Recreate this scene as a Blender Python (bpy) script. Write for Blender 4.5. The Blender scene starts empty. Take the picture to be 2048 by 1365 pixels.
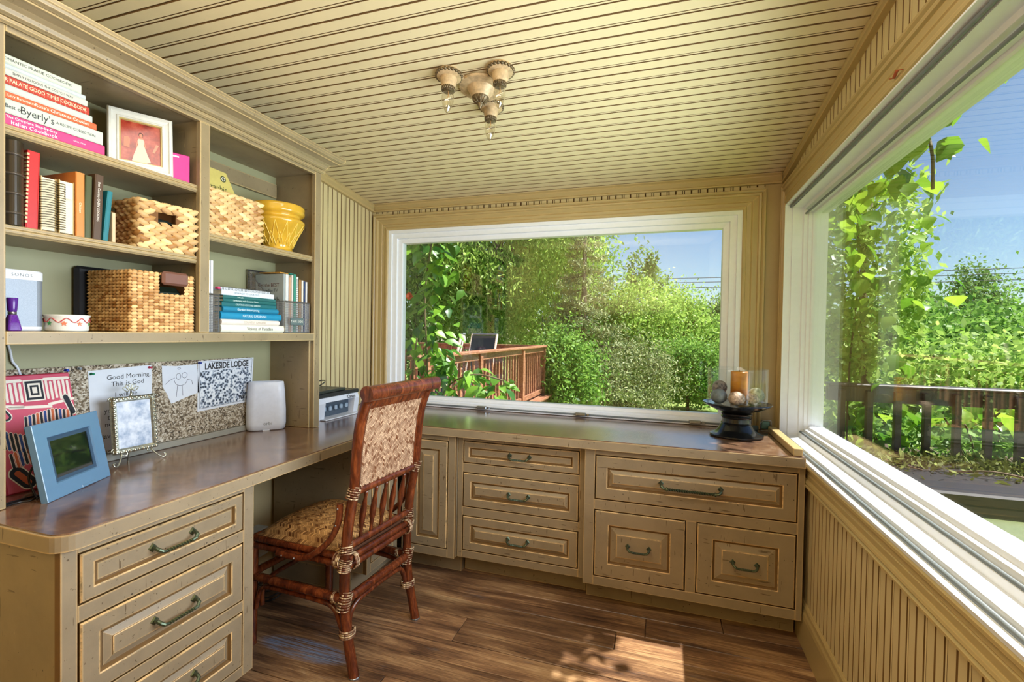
import bpy, bmesh, math, random
import numpy as np
from mathutils import Vector, Matrix

S = bpy.context.scene
COL = S.collection
random.seed(11)
rng = np.random.default_rng(11)
PI = math.pi

# ------------------------------------------------------------------ camera
YAW, PITCH, ROLL, FPX = 0.3104, -0.0168, 0.0165, 944.6
fwd = Vector((-math.sin(YAW) * math.cos(PITCH), math.cos(YAW) * math.cos(PITCH), math.sin(PITCH)))
rgt = Vector((math.cos(YAW), math.sin(YAW), 0))
upv = rgt.cross(fwd)
r2 = rgt * math.cos(ROLL) + upv * math.sin(ROLL)
u2 = -rgt * math.sin(ROLL) + upv * math.cos(ROLL)
cd = bpy.data.cameras.new('camera')
cd.sensor_width = 36.0
cd.lens = 36.0 * FPX / 2048.0
cd.clip_start, cd.clip_end = 0.02, 600
cam = bpy.data.objects.new('camera', cd)
COL.objects.link(cam)
M = Matrix((r2, u2, -fwd)).transposed().to_4x4()
M.translation = Vector((0, 0, 1.2276))
cam.matrix_world = M
S.camera = cam

# ------------------------------------------------------------------ world, sun, lights, exposure
wd = bpy.data.worlds.new('sky')
S.world = wd
wd.use_nodes = True
wn = wd.node_tree
sky = wn.nodes.new('ShaderNodeTexSky')
sky.sky_type = 'NISHITA'
sky.sun_disc = False
sky.sun_elevation = math.radians(57)
sky.sun_rotation = math.radians(74)
sky.altitude = 0
sky.air_density = 1.0
sky.dust_density = 0.05
sky.ozone_density = 3.0
bg = wn.nodes['Background']
wn.links.new(sky.outputs[0], bg.inputs[0])
bg.inputs[1].default_value = 0.14

SUN = Vector((-0.62, -0.18, -1.0)).normalized()
sl = bpy.data.lights.new('sun', 'SUN')
sl.energy = 12.0
sl.angle = math.radians(0.6)
sl.color = (1.0, 0.96, 0.90)
so = bpy.data.objects.new('sun', sl)
COL.objects.link(so)
so.rotation_euler = SUN.to_track_quat('-Z', 'Y').to_euler()



def area(name, loc, direc, sx, sy, energy, col, spread=180):
    al = bpy.data.lights.new(name, 'AREA')
    al.shape = 'RECTANGLE'
    al.size, al.size_y = sx, sy
    al.energy = energy
    al.color = col
    al.spread = math.radians(spread)
    ao = bpy.data.objects.new(name, al)
    COL.objects.link(ao)
    ao.location = loc
    ao.rotation_euler = Vector(direc).to_track_quat('-Z', 'Y').to_euler()


# added fill lights without fixtures: one overhead, one aimed up behind the viewer
area('overhead_fill', (-.55, .80, 2.225), (0, 0, -1), 1.5, .34, 12, (1.0, .94, .84))
area('upward_fill', (-.5, -.9, 1.5), (0, 0, 1), 1.3, 1.0, 52, (1.0, .90, .74))
# added fill light just inside the long right window, boosting its daylight
area('right_window_fill', (.535, 1.32, 1.30), (-1, 0, .10), 1.65, .95, 33, (.80, .90, 1.0), 128)

vs = S.view_settings
vs.view_transform = 'Standard'
vs.look = 'None'
vs.gamma = 1.0
vs.use_curve_mapping = False
vs.exposure = 0.06
S.cycles.max_bounces = 8
S.cycles.diffuse_bounces = 4
S.cycles.glossy_bounces = 4
S.cycles.transparent_max_bounces = 24
S.cycles.transmission_bounces = 8
S.cycles.caustics_reflective = False
S.cycles.caustics_refractive = False
S.cycles.use_denoising = True
S.cycles.use_adaptive_sampling = True
S.cycles.adaptive_threshold = 0.03

# ------------------------------------------------------------------ mesh helpers
WM = {}          # world matrices of parents


class MB:
    def __init__(s):
        s.v, s.f, s.t = [], [], []
        s.alt = {}

    def add(s, vs_, fs, tint=None):
        b = len(s.v)
        s.v.extend([tuple(p) for p in vs_])
        s.f.extend([tuple(i + b for i in f) for f in fs])
        s.t.extend([0.5 if tint is None else tint] * len(fs))
        return s

    def box(s, x0, x1, y0, y1, z0, z1, c=0.0, tint=None):
        X, Y, Z = (x0, x1), (y0, y1), (z0, z1)
        if c <= 0:
            vs_ = [(X[i], Y[j], Z[k]) for i in (0, 1) for j in (0, 1) for k in (0, 1)]
            fs = [(0, 1, 3, 2), (4, 6, 7, 5), (0, 4, 5, 1), (2, 3, 7, 6), (0, 2, 6, 4), (1, 5, 7, 3)]
            return s.add(vs_, fs, tint)
        c = min(c, abs(x1 - x0) * .45, abs(y1 - y0) * .45, abs(z1 - z0) * .45)
        g = lambda L, i: L[i] + (c if i == 0 else -c)
        vs_, ix = [], {}
        for i in (0, 1):
            for j in (0, 1):
                for k in (0, 1):
                    ix[i, j, k, 0] = len(vs_); vs_.append((X[i], g(Y, j), g(Z, k)))
                    ix[i, j, k, 1] = len(vs_); vs_.append((g(X, i), Y[j], g(Z, k)))
                    ix[i, j, k, 2] = len(vs_); vs_.append((g(X, i), g(Y, j), Z[k]))
        fs = []
        for i in (0, 1):
            fs.append([ix[i, j, k, 0] for j, k in ((0, 0), (1, 0), (1, 1), (0, 1))])
            fs.append([ix[j, i, k, 1] for j, k in ((0, 0), (1, 0), (1, 1), (0, 1))])
            fs.append([ix[j, k, i, 2] for j, k in ((0, 0), (1, 0), (1, 1), (0, 1))])
        for i in (0, 1):
            for j in (0, 1):
                fs.append([ix[i, j, 0, 0], ix[i, j, 1, 0], ix[i, j, 1, 1], ix[i, j, 0, 1]])
                fs.append([ix[i, 0, j, 0], ix[i, 1, j, 0], ix[i, 1, j, 2], ix[i, 0, j, 2]])
                fs.append([ix[0, i, j, 1], ix[1, i, j, 1], ix[1, i, j, 2], ix[0, i, j, 2]])
                for k in (0, 1):
                    fs.append([ix[i, j, k, 0], ix[i, j, k, 1], ix[i, j, k, 2]])
        return s.add(vs_, fs, tint)

    def prism(s, poly, m0, m1, tint=None, alt=()):
        """poly: 2D points; m0/m1: functions (a,b)->3D for both ends"""
        n = len(poly)
        vs_ = [m0(*p) for p in poly] + [m1(*p) for p in poly]
        fs = [(i, (i + 1) % n, n + (i + 1) % n, n + i) for i in range(n)]
        fs += [tuple(range(n)), tuple(range(n, 2 * n))]
        for i in alt: s.alt[len(s.f) + i] = 1
        return s.add(vs_, fs, tint)

    def lathe(s, prof, c=(0, 0, 0), seg=24, cap=True, tint=None, ax='z', sx=1.0, sy=1.0):
        vs_, fs = [], []
        n = len(prof)
        for r, z in prof:
            for k in range(seg):
                a = 2 * PI * k / seg
                p = (r * math.cos(a) * sx, r * math.sin(a) * sy, z)
                if ax == 'x': p = (p[2], p[0], p[1])
                if ax == 'y': p = (p[0], p[2], p[1])
                vs_.append((c[0] + p[0], c[1] + p[1], c[2] + p[2]))
        for i in range(n - 1):
            for k in range(seg):
                k2 = (k + 1) % seg
                fs.append((i * seg + k, i * seg + k2, (i + 1) * seg + k2, (i + 1) * seg + k))
        if cap:
            if prof[0][0] > 1e-6: fs.append(tuple(range(seg)))
            if prof[-1][0] > 1e-6: fs.append(tuple(range((n - 1) * seg, n * seg)))
        return s.add(vs_, fs, tint)

    def tube(s, pts, r, seg=8, twist=0.0, cap=True, tint=None):
        P = [Vector(p) for p in pts]
        n = len(P)
        R = r if isinstance(r, (list, tuple)) else [r] * n
        vs_, fs = [], []
        nrm = None
        for i in range(n):
            t = (P[min(i + 1, n - 1)] - P[max(i - 1, 0)])
            if t.length < 1e-9: t = Vector((0, 0, 1))
            t.normalize()
            if nrm is None:
                a = Vector((0, 0, 1)) if abs(t.z) < .9 else Vector((1, 0, 0))
                nrm = t.cross(a).normalized()
            else:
                nrm = (nrm - t * nrm.dot(t))
                nrm = nrm.normalized() if nrm.length > 1e-6 else t.orthogonal().normalized()
            b = t.cross(nrm)
            for k in range(seg):
                a = 2 * PI * k / seg + twist * i
                vs_.append(P[i] + (nrm * math.cos(a) + b * math.sin(a)) * R[i])
        for i in range(n - 1):
            for k in range(seg):
                k2 = (k + 1) % seg
                fs.append((i * seg + k, i * seg + k2, (i + 1) * seg + k2, (i + 1) * seg + k))
        if cap:
            fs.append(tuple(range(seg)))
            fs.append(tuple(range((n - 1) * seg, n * seg)))
        return s.add(vs_, fs, tint)

    def rings(s, loops, cap_end=True, cap_start=False, tint=None, alt=None):
        n = len(loops[0])
        for i, k in (alt or {}).items():
            for j in range(n): s.alt[len(s.f) + i * n + j] = k
        vs_ = [p for L in loops for p in L]
        fs = []
        for i in range(len(loops) - 1):
            for k in range(n):
                k2 = (k + 1) % n
                fs.append((i * n + k, i * n + k2, (i + 1) * n + k2, (i + 1) * n + k))
        if cap_end: fs.append(tuple(range((len(loops) - 1) * n, len(loops) * n)))
        if cap_start: fs.append(tuple(range(n)))
        return s.add(vs_, fs, tint)

    def ball(s, c, rx, ry=None, rz=None, seg=12, n=8, tint=None):
        ry = rx if ry is None else ry
        rz = rx if rz is None else rz
        vs_ = [(c[0], c[1], c[2] - rz)]
        for i in range(1, n):
            a = PI * i / n
            for k in range(seg):
                b = 2 * PI * k / seg
                vs_.append((c[0] + rx * math.sin(a) * math.cos(b), c[1] + ry * math.sin(a) * math.sin(b), c[2] - rz * math.cos(a)))
        vs_.append((c[0], c[1], c[2] + rz))
        fs = [(0, 1 + (k + 1) % seg, 1 + k) for k in range(seg)]
        for i in range(n - 2):
            for k in range(seg):
                k2 = (k + 1) % seg
                fs.append((1 + i * seg + k, 1 + i * seg + k2, 1 + (i + 1) * seg + k2, 1 + (i + 1) * seg + k))
        e = len(vs_) - 1
        fs += [(e, 1 + (n - 2) * seg + k, 1 + (n - 2) * seg + (k + 1) % seg) for k in range(seg)]
        return s.add(vs_, fs, tint)

    def build(s, name, mat, parent=None, smooth=False, local=False, recalc=True, angle=None):
        me = bpy.data.meshes.new(name)
        me.from_pydata(s.v, [], s.f)
        if recalc:
            bm = bmesh.new(); bm.from_mesh(me)
            bmesh.ops.recalc_face_normals(bm, faces=bm.faces)
            bm.to_mesh(me); bm.free()
        if any(t != .5 for t in s.t):
            at = me.attributes.new('tint', 'FLOAT', 'FACE')
            at.data.foreach_set('value', s.t)
        if smooth:
            me.polygons.foreach_set('use_smooth', [True] * len(me.polygons))
            if angle:
                try: me.set_sharp_from_angle(angle=math.radians(angle))
                except Exception: pass
        me.materials.append(mat)
        if s.alt:
            me.materials.append(M_GROOVE)
            me.materials.append(M_WORN)
            for i, k in s.alt.items(): me.polygons[i].material_index = k
        o = bpy.data.objects.new(name, me)
        COL.objects.link(o)
        if parent is not None:
            o.parent = parent
            W = WM.get(parent.name, Matrix())
            if not local: me.transform(W.inverted())
            WM[o.name] = W
        return o


def tag(o, label=None, cat=None, group=None, kind=None):
    if label: o['label'] = label
    if cat: o['category'] = cat
    if group: o['group'] = group
    if kind: o['kind'] = kind
    return o


def thing(name, label, cat, loc=(0, 0, 0), rz=0.0, group=None, kind=None, rx=0.0, ry=0.0):
    o = bpy.data.objects.new(name, None)
    o.empty_display_size = .05
    COL.objects.link(o)
    o.location = loc
    o.rotation_euler = (rx, ry, rz)
    from mathutils import Euler
    WM[o.name] = Matrix.Translation(Vector(loc)) @ Euler((rx, ry, rz)).to_matrix().to_4x4()
    return tag(o, label, cat, group, kind)


def text(parent, s, size, org, xa, ya, mat, name='lettering', align='CENTER', sx=1.0, bold=0.0, local=False, spacing=1.0):
    cu = bpy.data.curves.new('t', 'FONT')
    cu.body = s
    cu.size = size
    cu.align_x = align
    cu.align_y = 'CENTER'
    cu.resolution_u = 2
    cu.offset = bold
    cu.space_character = spacing
    ob = bpy.data.objects.new('t', cu)
    COL.objects.link(ob)
    dg = bpy.context.evaluated_depsgraph_get()
    me = bpy.data.meshes.new_from_object(ob.evaluated_get(dg))
    bpy.data.objects.remove(ob)
    bpy.data.curves.remove(cu)
    xa, ya = Vector(xa).normalized() * sx, Vector(ya).normalized()
    za = xa.cross(ya).normalized()
    Mt = Matrix((xa, ya, za)).transposed().to_4x4()
    Mt.translation = Vector(org)
    me.transform(Mt)
    me.materials.clear()
    me.materials.append(mat)
    me.name = name
    o = bpy.data.objects.new(name, me)
    COL.objects.link(o)
    o.parent = parent
    W = WM.get(parent.name, Matrix())
    if not local: me.transform(W.inverted())
    WM[o.name] = W
    return o


def copy_tree(o, parent=None):
    c = o.copy()
    COL.objects.link(c)
    if parent is not None: c.parent = parent
    for ch in list(o.children):
        copy_tree(ch, c)
    return c


# ------------------------------------------------------------------ material helpers
def srgb(r, g, b):
    f = lambda c: (c / 255 / 12.92) if c / 255 <= .04045 else ((c / 255 + .055) / 1.055) ** 2.4
    return (f(r), f(g), f(b), 1.0)


class N:
    """tiny node-graph builder"""
    def __init__(s, name):
        s.m = bpy.data.materials.new(name)
        s.m.use_nodes = True
        s.t = s.m.node_tree
        s.b = s.t.nodes['Principled BSDF']
        s.o = s.t.nodes['Material Output']

    def n(s, typ, **k):
        x = s.t.nodes.new('ShaderNode' + typ)
        for a, v in k.items():
            if a.startswith('i_'):
                key = a[2:]
                key = int(key) if key.isdigit() else key.replace('_', ' ')
                x.inputs[key].default_value = v
            else:
                setattr(x, a, v)
        return x

    def l(s, a, b):
        s.t.links.new(a, b)

    def coord(s, kind='Object', scale=(1, 1, 1), rot=(0, 0, 0)):
        tc = s.n('TexCoord')
        mp = s.n('Mapping')
        mp.inputs['Scale'].default_value = scale
        mp.inputs['Rotation'].default_value = rot
        s.l(tc.outputs[kind], mp.inputs[0])
        return mp.outputs[0]

    def noise(s, vec, scale=5, detail=4, rough=.6, dist=0.0):
        x = s.n('TexNoise')
        x.inputs['Scale'].default_value = scale
        x.inputs['Detail'].default_value = detail
        x.inputs['Roughness'].default_value = rough
        x.inputs['Distortion'].default_value = dist
        if vec is not None: s.l(vec, x.inputs['Vector'])
        return x.outputs[0]

    def ramp(s, fac, stops, interp='LINEAR'):
        x = s.n('ValToRGB')
        x.color_ramp.interpolation = interp
        e = x.color_ramp.elements
        while len(e) < len(stops): e.new(.5)
        for i, (p, c) in enumerate(stops):
            e[i].position = p
            e[i].color = c if len(c) == 4 else (*c, 1)
        s.l(fac, x.inputs[0])
        return x.outputs[0]

    def mix(s, fac, a, b, mode='MIX'):
        x = s.n('Mix', data_type='RGBA', blend_type=mode)
        for sock, v in ((0, fac), (6, a), (7, b)):
            if hasattr(v, 'is_linked') or isinstance(v, bpy.types.NodeSocket): s.l(v, x.inputs[sock])
            else: x.inputs[sock].default_value = v
        return x.outputs[2]

    def math(s, op, a, b=0.0):
        x = s.n('Math', operation=op)
        for i, v in ((0, a), (1, b)):
            if isinstance(v, bpy.types.NodeSocket): s.l(v, x.inputs[i])
            else: x.inputs[i].default_value = v
        return x.outputs[0]

    def bump(s, h, strength=.3, dist=.002):
        x = s.n('Bump')
        x.inputs['Strength'].default_value = strength
        x.inputs['Distance'].default_value = dist
        s.l(h, x.inputs['Height'])
        s.l(x.outputs[0], s.b.inputs['Normal'])

    def set(s, **k):
        for a, v in k.items():
            key = {'color': 'Base Color', 'rough': 'Roughness', 'metal': 'Metallic', 'spec': 'Specular IOR Level', 'coat': 'Coat Weight', 'trans': 'Transmission Weight'}.get(a, a)
            if isinstance(v, bpy.types.NodeSocket): s.l(v, s.b.inputs[key])
            else: s.b.inputs[key].default_value = v
        return s


def plain(name, rgb, rough=.5, metal=0.0, spec=.5, var=.06, scale=40, coat=0.0):
    g = N(name)
    c = srgb(*rgb)
    n = g.noise(g.coord('Object'), scale, 3)
    d = tuple(x * (1 - var) for x in c[:3]) + (1,)
    e = tuple(min(1, x * (1 + var)) for x in c[:3]) + (1,)
    g.set(color=g.ramp(n, [(.3, d), (.7, e)]), rough=rough, metal=metal, spec=spec, coat=coat)
    return g.m


def painted(name, rgb, edge_rgb, rough=.42, wear=.0, specks=1.0, var=.1):
    """distressed brushed paint: rubbed edges, worm holes, short nicks"""
    g = N(name)
    v = g.coord('Object')
    c = srgb(*rgb)
    n1 = g.noise(v, 7, 5, .65)
    c2 = tuple(x * (1 - var * 1.6) for x in c[:3]) + (1,)
    c3 = tuple(min(1, x * (1 + var)) for x in c[:3]) + (1,)
    col = g.ramp(n1, [(.3, c2), (.52, c), (.75, c3)])
    # nicks stretched along the board
    for sc in ((9, 90, 90), (90, 90, 11)):
        vv = g.coord('Object', sc)
        nk = g.noise(vv, 1.3, 2, .5)
        m = g.ramp(nk, [(.705 + .11 * (1 - specks), (0, 0, 0, 1)), (.72 + .11 * (1 - specks), (1, 1, 1, 1))])
        col = g.mix(g.math('MULTIPLY', m, .7), col, srgb(72, 52, 28))
        if specks > .5:
            ad = g.n('VectorMath', operation='ADD'); ad.inputs[1].default_value = (31, 17, 5)
            g.l(vv, ad.inputs[0])
            m2 = g.ramp(g.noise(ad.outputs[0], .8, 5, .7), [(.70, (0, 0, 0, 1)), (.76, (1, 1, 1, 1))])
            col = g.mix(g.math('MULTIPLY', m2, .6), col, srgb(*edge_rgb))
    vo = g.n('TexVoronoi', feature='F1')
    vo.inputs['Scale'].default_value = 46
    g.l(v, vo.inputs['Vector'])
    dot = g.math('LESS_THAN', vo.outputs['Distance'], .10)
    gate = g.math('GREATER_THAN', g.noise(v, 9, 2), .56)
    col = g.mix(g.math('MULTIPLY', g.math('MULTIPLY', dot, gate), .85 * specks), col, srgb(45, 32, 18))
    if wear > 0:
        bv = g.n('Bevel', samples=3)
        bv.inputs['Radius'].default_value = .006
        ge = g.n('NewGeometry')
        dp = g.n('VectorMath', operation='DOT_PRODUCT')
        g.l(bv.outputs[0], dp.inputs[0]); g.l(ge.outputs['Normal'], dp.inputs[1])
        ed = g.math('SUBTRACT', 1.0, dp.outputs['Value'])
        nz = g.noise(v, 22, 4, .7)
        e2 = g.math('MULTIPLY', ed, g.math('MULTIPLY', nz, 7.0 * wear))
        mk = g.ramp(e2, [(.12, (0, 0, 0, 1)), (.4, (1, 1, 1, 1))])
        col = g.mix(mk, col, srgb(*edge_rgb))
    g.set(color=col, rough=rough)
    g.bump(g.noise(g.coord('Object', (60, 60, 12)), 6, 3), .12, .001)
    return g.m


def wood(name, stops, scale=(1, 12, 12), rough=.4, ring=6.0, bump=.2, per_object=True, spec=.5):
    g = N(name)
    v = g.coord('Object', scale)
    if per_object:
        oi = g.n('ObjectInfo')
        ad = g.n('VectorMath', operation='ADD')
        mu = g.n('VectorMath', operation='SCALE')
        cb = g.n('CombineXYZ')
        for i in range(3): g.l(oi.outputs['Random'], cb.inputs[i])
        g.l(cb.outputs[0], mu.inputs[0]); mu.inputs['Scale'].default_value = 37.0
        g.l(v, ad.inputs[0]); g.l(mu.outputs[0], ad.inputs[1])
        v = ad.outputs[0]
    n = g.noise(v, ring, 6, .62, 1.6)
    fine = g.noise(v, ring * 7, 3, .6)
    f = g.math('ADD', g.math('MULTIPLY', n, .75), g.math('MULTIPLY', fine, .25))
    col = g.ramp(f, stops)
    if per_object:
        hs = g.n('HueSaturation')
        g.l(col, hs.inputs['Color'])
        g.l(g.math('ADD', g.math('MULTIPLY', oi.outputs['Random'], .5), .75), hs.inputs['Value'])
        col = hs.outputs[0]
    g.set(color=col, rough=rough, spec=spec)
    g.bump(f, bump, .002)
    return g.m


def tinted(name, a, b, rough=.5, trans=0.0, spec=.4, attr='tint'):
    """colour from a per-face random value"""
    g = N(name)
    at = g.n('Attribute', attribute_name=attr)
    stops = [(0, srgb(*a)), (1, srgb(*b))]
    col = g.ramp(at.outputs['Fac'], stops)
    g.set(color=col, rough=rough, spec=spec)
    if trans > 0:
        tr = g.n('BsdfTranslucent')
        g.l(g.mix(.5, col, srgb(200, 225, 60), 'MULTIPLY') if False else col, tr.inputs[0])
        mx = g.n('MixShader')
        mx.inputs[0].default_value = trans
        g.l(g.b.outputs[0], mx.inputs[1]); g.l(tr.outputs[0], mx.inputs[2])
        g.l(mx.outputs[0], g.o.inputs[0])
    return g.m


def pane_glass(name, tint=(1, 1, 1), gloss=1.0):
    g = N(name)
    t = g.n('BsdfTransparent')
    t.inputs[0].default_value = (*tint, 1)
    gl = g.n('BsdfGlossy')
    gl.inputs['Roughness'].default_value = 0.0
    gl.inputs[0].default_value = (1, 1, 1, 1)
    ge = g.n('NewGeometry')
    dp = g.n('VectorMath', operation='DOT_PRODUCT')
    g.l(ge.outputs['Normal'], dp.inputs[0]); g.l(ge.outputs['Incoming'], dp.inputs[1])
    k = g.math('SUBTRACT', 1.0, g.math('ABSOLUTE', dp.outputs['Value']))
    fac = g.math('ADD', .04, g.math('MULTIPLY', g.math('POWER', k, 5.0), .96))
    mx = g.n('MixShader')
    g.l(g.math('MULTIPLY', fac, gloss), mx.inputs[0])
    g.l(t.outputs[0], mx.inputs[1]); g.l(gl.outputs[0], mx.inputs[2])
    g.l(mx.outputs[0], g.o.inputs[0])
    return g.m
# ------------------------------------------------------------------ materials
M_WALL = painted('wall_paint', (206, 188, 142), (220, 200, 150), .45, 0, .1, .02)
M_CEIL = painted('ceiling_paint', (224, 208, 166), (220, 200, 150), .42, 0, .1, .03)
M_GROOVE = plain('groove_glaze', (112, 82, 42), .6)
M_TRIM = painted('trim_paint', (178, 156, 108), (215, 180, 120), .36, .5, .1, .04)
M_CAB = painted('cabinet_paint', (146, 130, 104), (214, 178, 122), .40, 1.0, 1.0)
M_CASE = painted('bookcase_paint', (142, 126, 96), (222, 192, 134), .40, .9, .9)
M_BACK = plain('bookcase_back_paint', (146, 144, 110), .55, var=.05, scale=3)
M_DARKIN = plain('carcass_inside', (70, 58, 40), .7)


def worn():
    g = N('rubbed_edge')
    v = g.coord('Object')
    f = g.ramp(g.noise(v, 16, 6, .75), [(.40, (0, 0, 0, 1)), (.52, (1, 1, 1, 1))])
    g.set(color=g.mix(f, srgb(140, 124, 92), srgb(216, 180, 126)), rough=.5)
    return g.m


M_WORN = worn()
M_VINYL = plain('white_vinyl', (232, 236, 244), .32, var=.02)
M_GASKET = plain('grey_gasket', (112, 120, 124), .45, var=.05)
M_GLASS = pane_glass('window_glass', (.97, .985, .975), 1.0)
M_CLEAR = pane_glass('clear_glass', (.97, .985, .98), .7)
M_BRONZE = plain('verdigris_bronze', (84, 94, 74), .38, .75, var=.3, scale=120)
M_BLACK = plain('black_plastic', (26, 26, 28), .35)
M_WHITE = plain('white_plastic', (208, 212, 222), .35, var=.015)
M_PAPER = plain('white_paper', (214, 219, 228), .8, var=.02)
M_INK = plain('black_ink', (40, 40, 44), .7)
M_CREAM = plain('page_edges', (226, 216, 190), .85, var=.1, scale=200)
M_STEEL = plain('steel', (150, 152, 156), .3, .9)
M_FLOOR = None


def lam():
    g = N('laminate_top')
    v = g.coord('Object')
    a = g.noise(v, 5, 7, .68, 1.2)
    b = g.noise(v, 38, 5, .75)
    f = g.math('ADD', g.math('MULTIPLY', a, .62), g.math('MULTIPLY', b, .38))
    col = g.ramp(f, [(.33, srgb(66, 46, 38)), (.45, srgb(98, 70, 54)), (.54, srgb(122, 90, 68)), (.64, srgb(146, 120, 98)), (.75, srgb(110, 98, 92))])
    g.set(color=col, rough=.25, spec=.7, coat=.8, **{'Coat Roughness': .16, 'Coat IOR': 1.6})
    g.bump(b, .06, .001)
    return g.m


M_LAM = lam()


def floor_mat():
    g = N('reclaimed_plank')
    v = g.coord('Object', (.9, 7, 7))
    oi = g.n('ObjectInfo')
    cb = g.n('CombineXYZ')
    for i in range(3): g.l(g.math('MULTIPLY', oi.outputs['Random'], 53.0), cb.inputs[i])
    ad = g.n('VectorMath', operation='ADD')
    g.l(v, ad.inputs[0]); g.l(cb.outputs[0], ad.inputs[1])
    vv = ad.outputs[0]
    n = g.noise(vv, 1.1, 8, .62, 2.2)
    n2 = g.noise(g.coord('Object', (1.2, 2.6, 2.6)), 2.2, 4, .6, .4)
    fi = g.noise(g.coord('Object', (2.2, 90, 90)), 2.4, 6, .75, .4)
    f = g.math('ADD', g.math('ADD', g.math('MULTIPLY', n, .40), g.math('MULTIPLY', n2, .24)), g.math('MULTIPLY', fi, .36))
    col = g.ramp(f, [(.37, srgb(44, 31, 24)), (.44, srgb(84, 59, 43)), (.505, srgb(122, 89, 63)), (.57, srgb(162, 126, 90)), (.66, srgb(196, 166, 126))])
    # knots
    vo = g.n('TexVoronoi')
    vo.inputs['Scale'].default_value = 1.15
    g.l(g.coord('Object', (2.2, 3.2, 3)), vo.inputs['Vector'])
    kn = g.ramp(vo.outputs['Distance'], [(.03, (1, 1, 1, 1)), (.10, (0, 0, 0, 1))])
    col = g.mix(g.math('MULTIPLY', kn, .8), col, srgb(40, 28, 20))
    # worn blue-grey paint residue on some boards
    pn = g.ramp(g.noise(g.coord('Object', (1.4, 6, 6)), 2.0, 6, .75), [(.60, (0, 0, 0, 1)), (.72, (1, 1, 1, 1))])
    col = g.mix(g.math('MULTIPLY', pn, .4), col, srgb(108, 112, 118))
    # one board keeps a patch of old blue-grey paint
    sx = g.n('SeparateXYZ'); g.l(g.n('TexCoord').outputs['Object'], sx.inputs[0])
    e = g.math('ADD', g.math('POWER', g.math('DIVIDE', g.math('ADD', sx.outputs[0], 1.29), .22), 2.0), g.math('POWER', g.math('DIVIDE', g.math('SUBTRACT', sx.outputs[1], 1.47), .06), 2.0))
    e = g.math('MULTIPLY', g.ramp(e, [(.5, (1, 1, 1, 1)), (1.0, (0, 0, 0, 1))]), g.ramp(fi, [(.44, (0, 0, 0, 1)), (.56, (1, 1, 1, 1))]))
    col = g.mix(g.math('MULTIPLY', e, .85), col, srgb(104, 132, 168))
    hs = g.n('HueSaturation')
    g.l(col, hs.inputs['Color'])
    g.l(g.math('ADD', g.math('MULTIPLY', oi.outputs['Random'], .45), .85), hs.inputs['Value'])
    g.set(color=hs.outputs[0], rough=.36, spec=.5)
    g.bump(f, .25, .003)
    return g.m


M_PLANK = floor_mat()

# ------------------------------------------------------------------ room dimensions
XL_W, XR_W, YB_W, YR_W = -1.84, 0.565, 2.68, -1.6
SLOPE = 0.105
ceil_z = lambda y: 2.052 + SLOPE * (2.66 - y)
ZC = 0.76                                   # worktop height

# floor
fl = tag(MB().box(XL_W - .1, XR_W + .1, YR_W - .1, YB_W + .1, -.16, -.022).build('floor', M_DARKIN), 'rustic brown plank floor of the small office', 'floor', kind='structure')
y = YR_W
row = 0
while y < YB_W:
    w = random.choice((.118, .132, .145, .16))
    y1 = min(y + w, YB_W)
    x = XL_W - random.uniform(0, 1.2)
    while x < XR_W:
        L = random.uniform(1.3, 2.6)
        if 1.75 < y < 1.95 and x < -.2 < x + L: L = -.16 - x
        xa, xb = max(x, XL_W), min(x + L, XR_W)
        if xb - xa > .05:
            MB().box(xa + .0012, xb - .0012, y + .0014, y1 - .0014, -.02, random.uniform(-.0012, .0), .002).build('plank', M_PLANK, fl)
        x += L
    y = y1
    row += 1

# ceiling: sloped boards running across the room, each with a centre bead
ce = MB()
ce.add([(x, y_, ceil_z(y_) + dz) for dz in (.03, .14) for y_ in (YR_W - .2, YB_W + .5) for x in (XL_W - .3, .98)],
       [(0, 1, 3, 2), (4, 5, 7, 6), (0, 1, 5, 4), (2, 3, 7, 6), (0, 2, 6, 4), (1, 3, 7, 5)])
ceil = tag(ce.build('ceiling', M_GROOVE), 'sloping cream beadboard ceiling', 'ceiling', kind='structure')


def bead_profile(w, t=.012):
    """cross-section of one beaded board: (across, height above back); V joints at the edges, twin quirk and bead in the middle"""
    g = .0028
    return [(0, 0), (0, t - .007), (g + .001, t), (w / 2 - .0072, t), (w / 2 - .0062, t - .006), (w / 2 - .0042, t - .006), (w / 2 - .003, t - .001), (w / 2, t),
            (w / 2 + .003, t - .001), (w / 2 + .0042, t - .006), (w / 2 + .0062, t - .006), (w / 2 + .0072, t), (w - g - .001, t), (w, t - .007), (w, 0)]


BW = .0935
y = -.62
while y < YB_W - .002:
    w = min(BW, YB_W - y)
    prof = bead_profile(BW)
    y0 = y
    mb = MB()
    f0 = lambda a, b, X=XL_W: (X, min(y0 + a, YB_W), ceil_z(min(y0 + a, YB_W)) + .0305 - b * 1.0 - .018)
    f1 = lambda a, b, X=XR_W: (X, min(y0 + a, YB_W), ceil_z(min(y0 + a, YB_W)) + .0305 - b * 1.0 - .018)
    mb.prism(prof, f0, f1, alt=(0, 1, 3, 4, 5, 8, 9, 10, 12, 13))
    mb.build('ceiling_board', M_CEIL, ceil)
    y += BW
MB().add([(x, y_, ceil_z(y_) + d) for d in (.0, .02) for y_ in (YR_W, -.62) for x in (XL_W, XR_W)],
         [(0, 1, 3, 2), (4, 5, 7, 6), (0, 1, 5, 4), (2, 3, 7, 6), (0, 2, 6, 4), (1, 3, 7, 5)]).build('ceiling_panel', M_CEIL, ceil)

# walls -------------------------------------------------------------
wl = tag(MB().box(XL_W - .14, XL_W, YR_W - .14, YB_W + .14, -.15, 2.62).build('wall_left', M_WALL), 'left wall with cream vertical beadboard beside the bookcase', 'wall', kind='structure')


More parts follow.
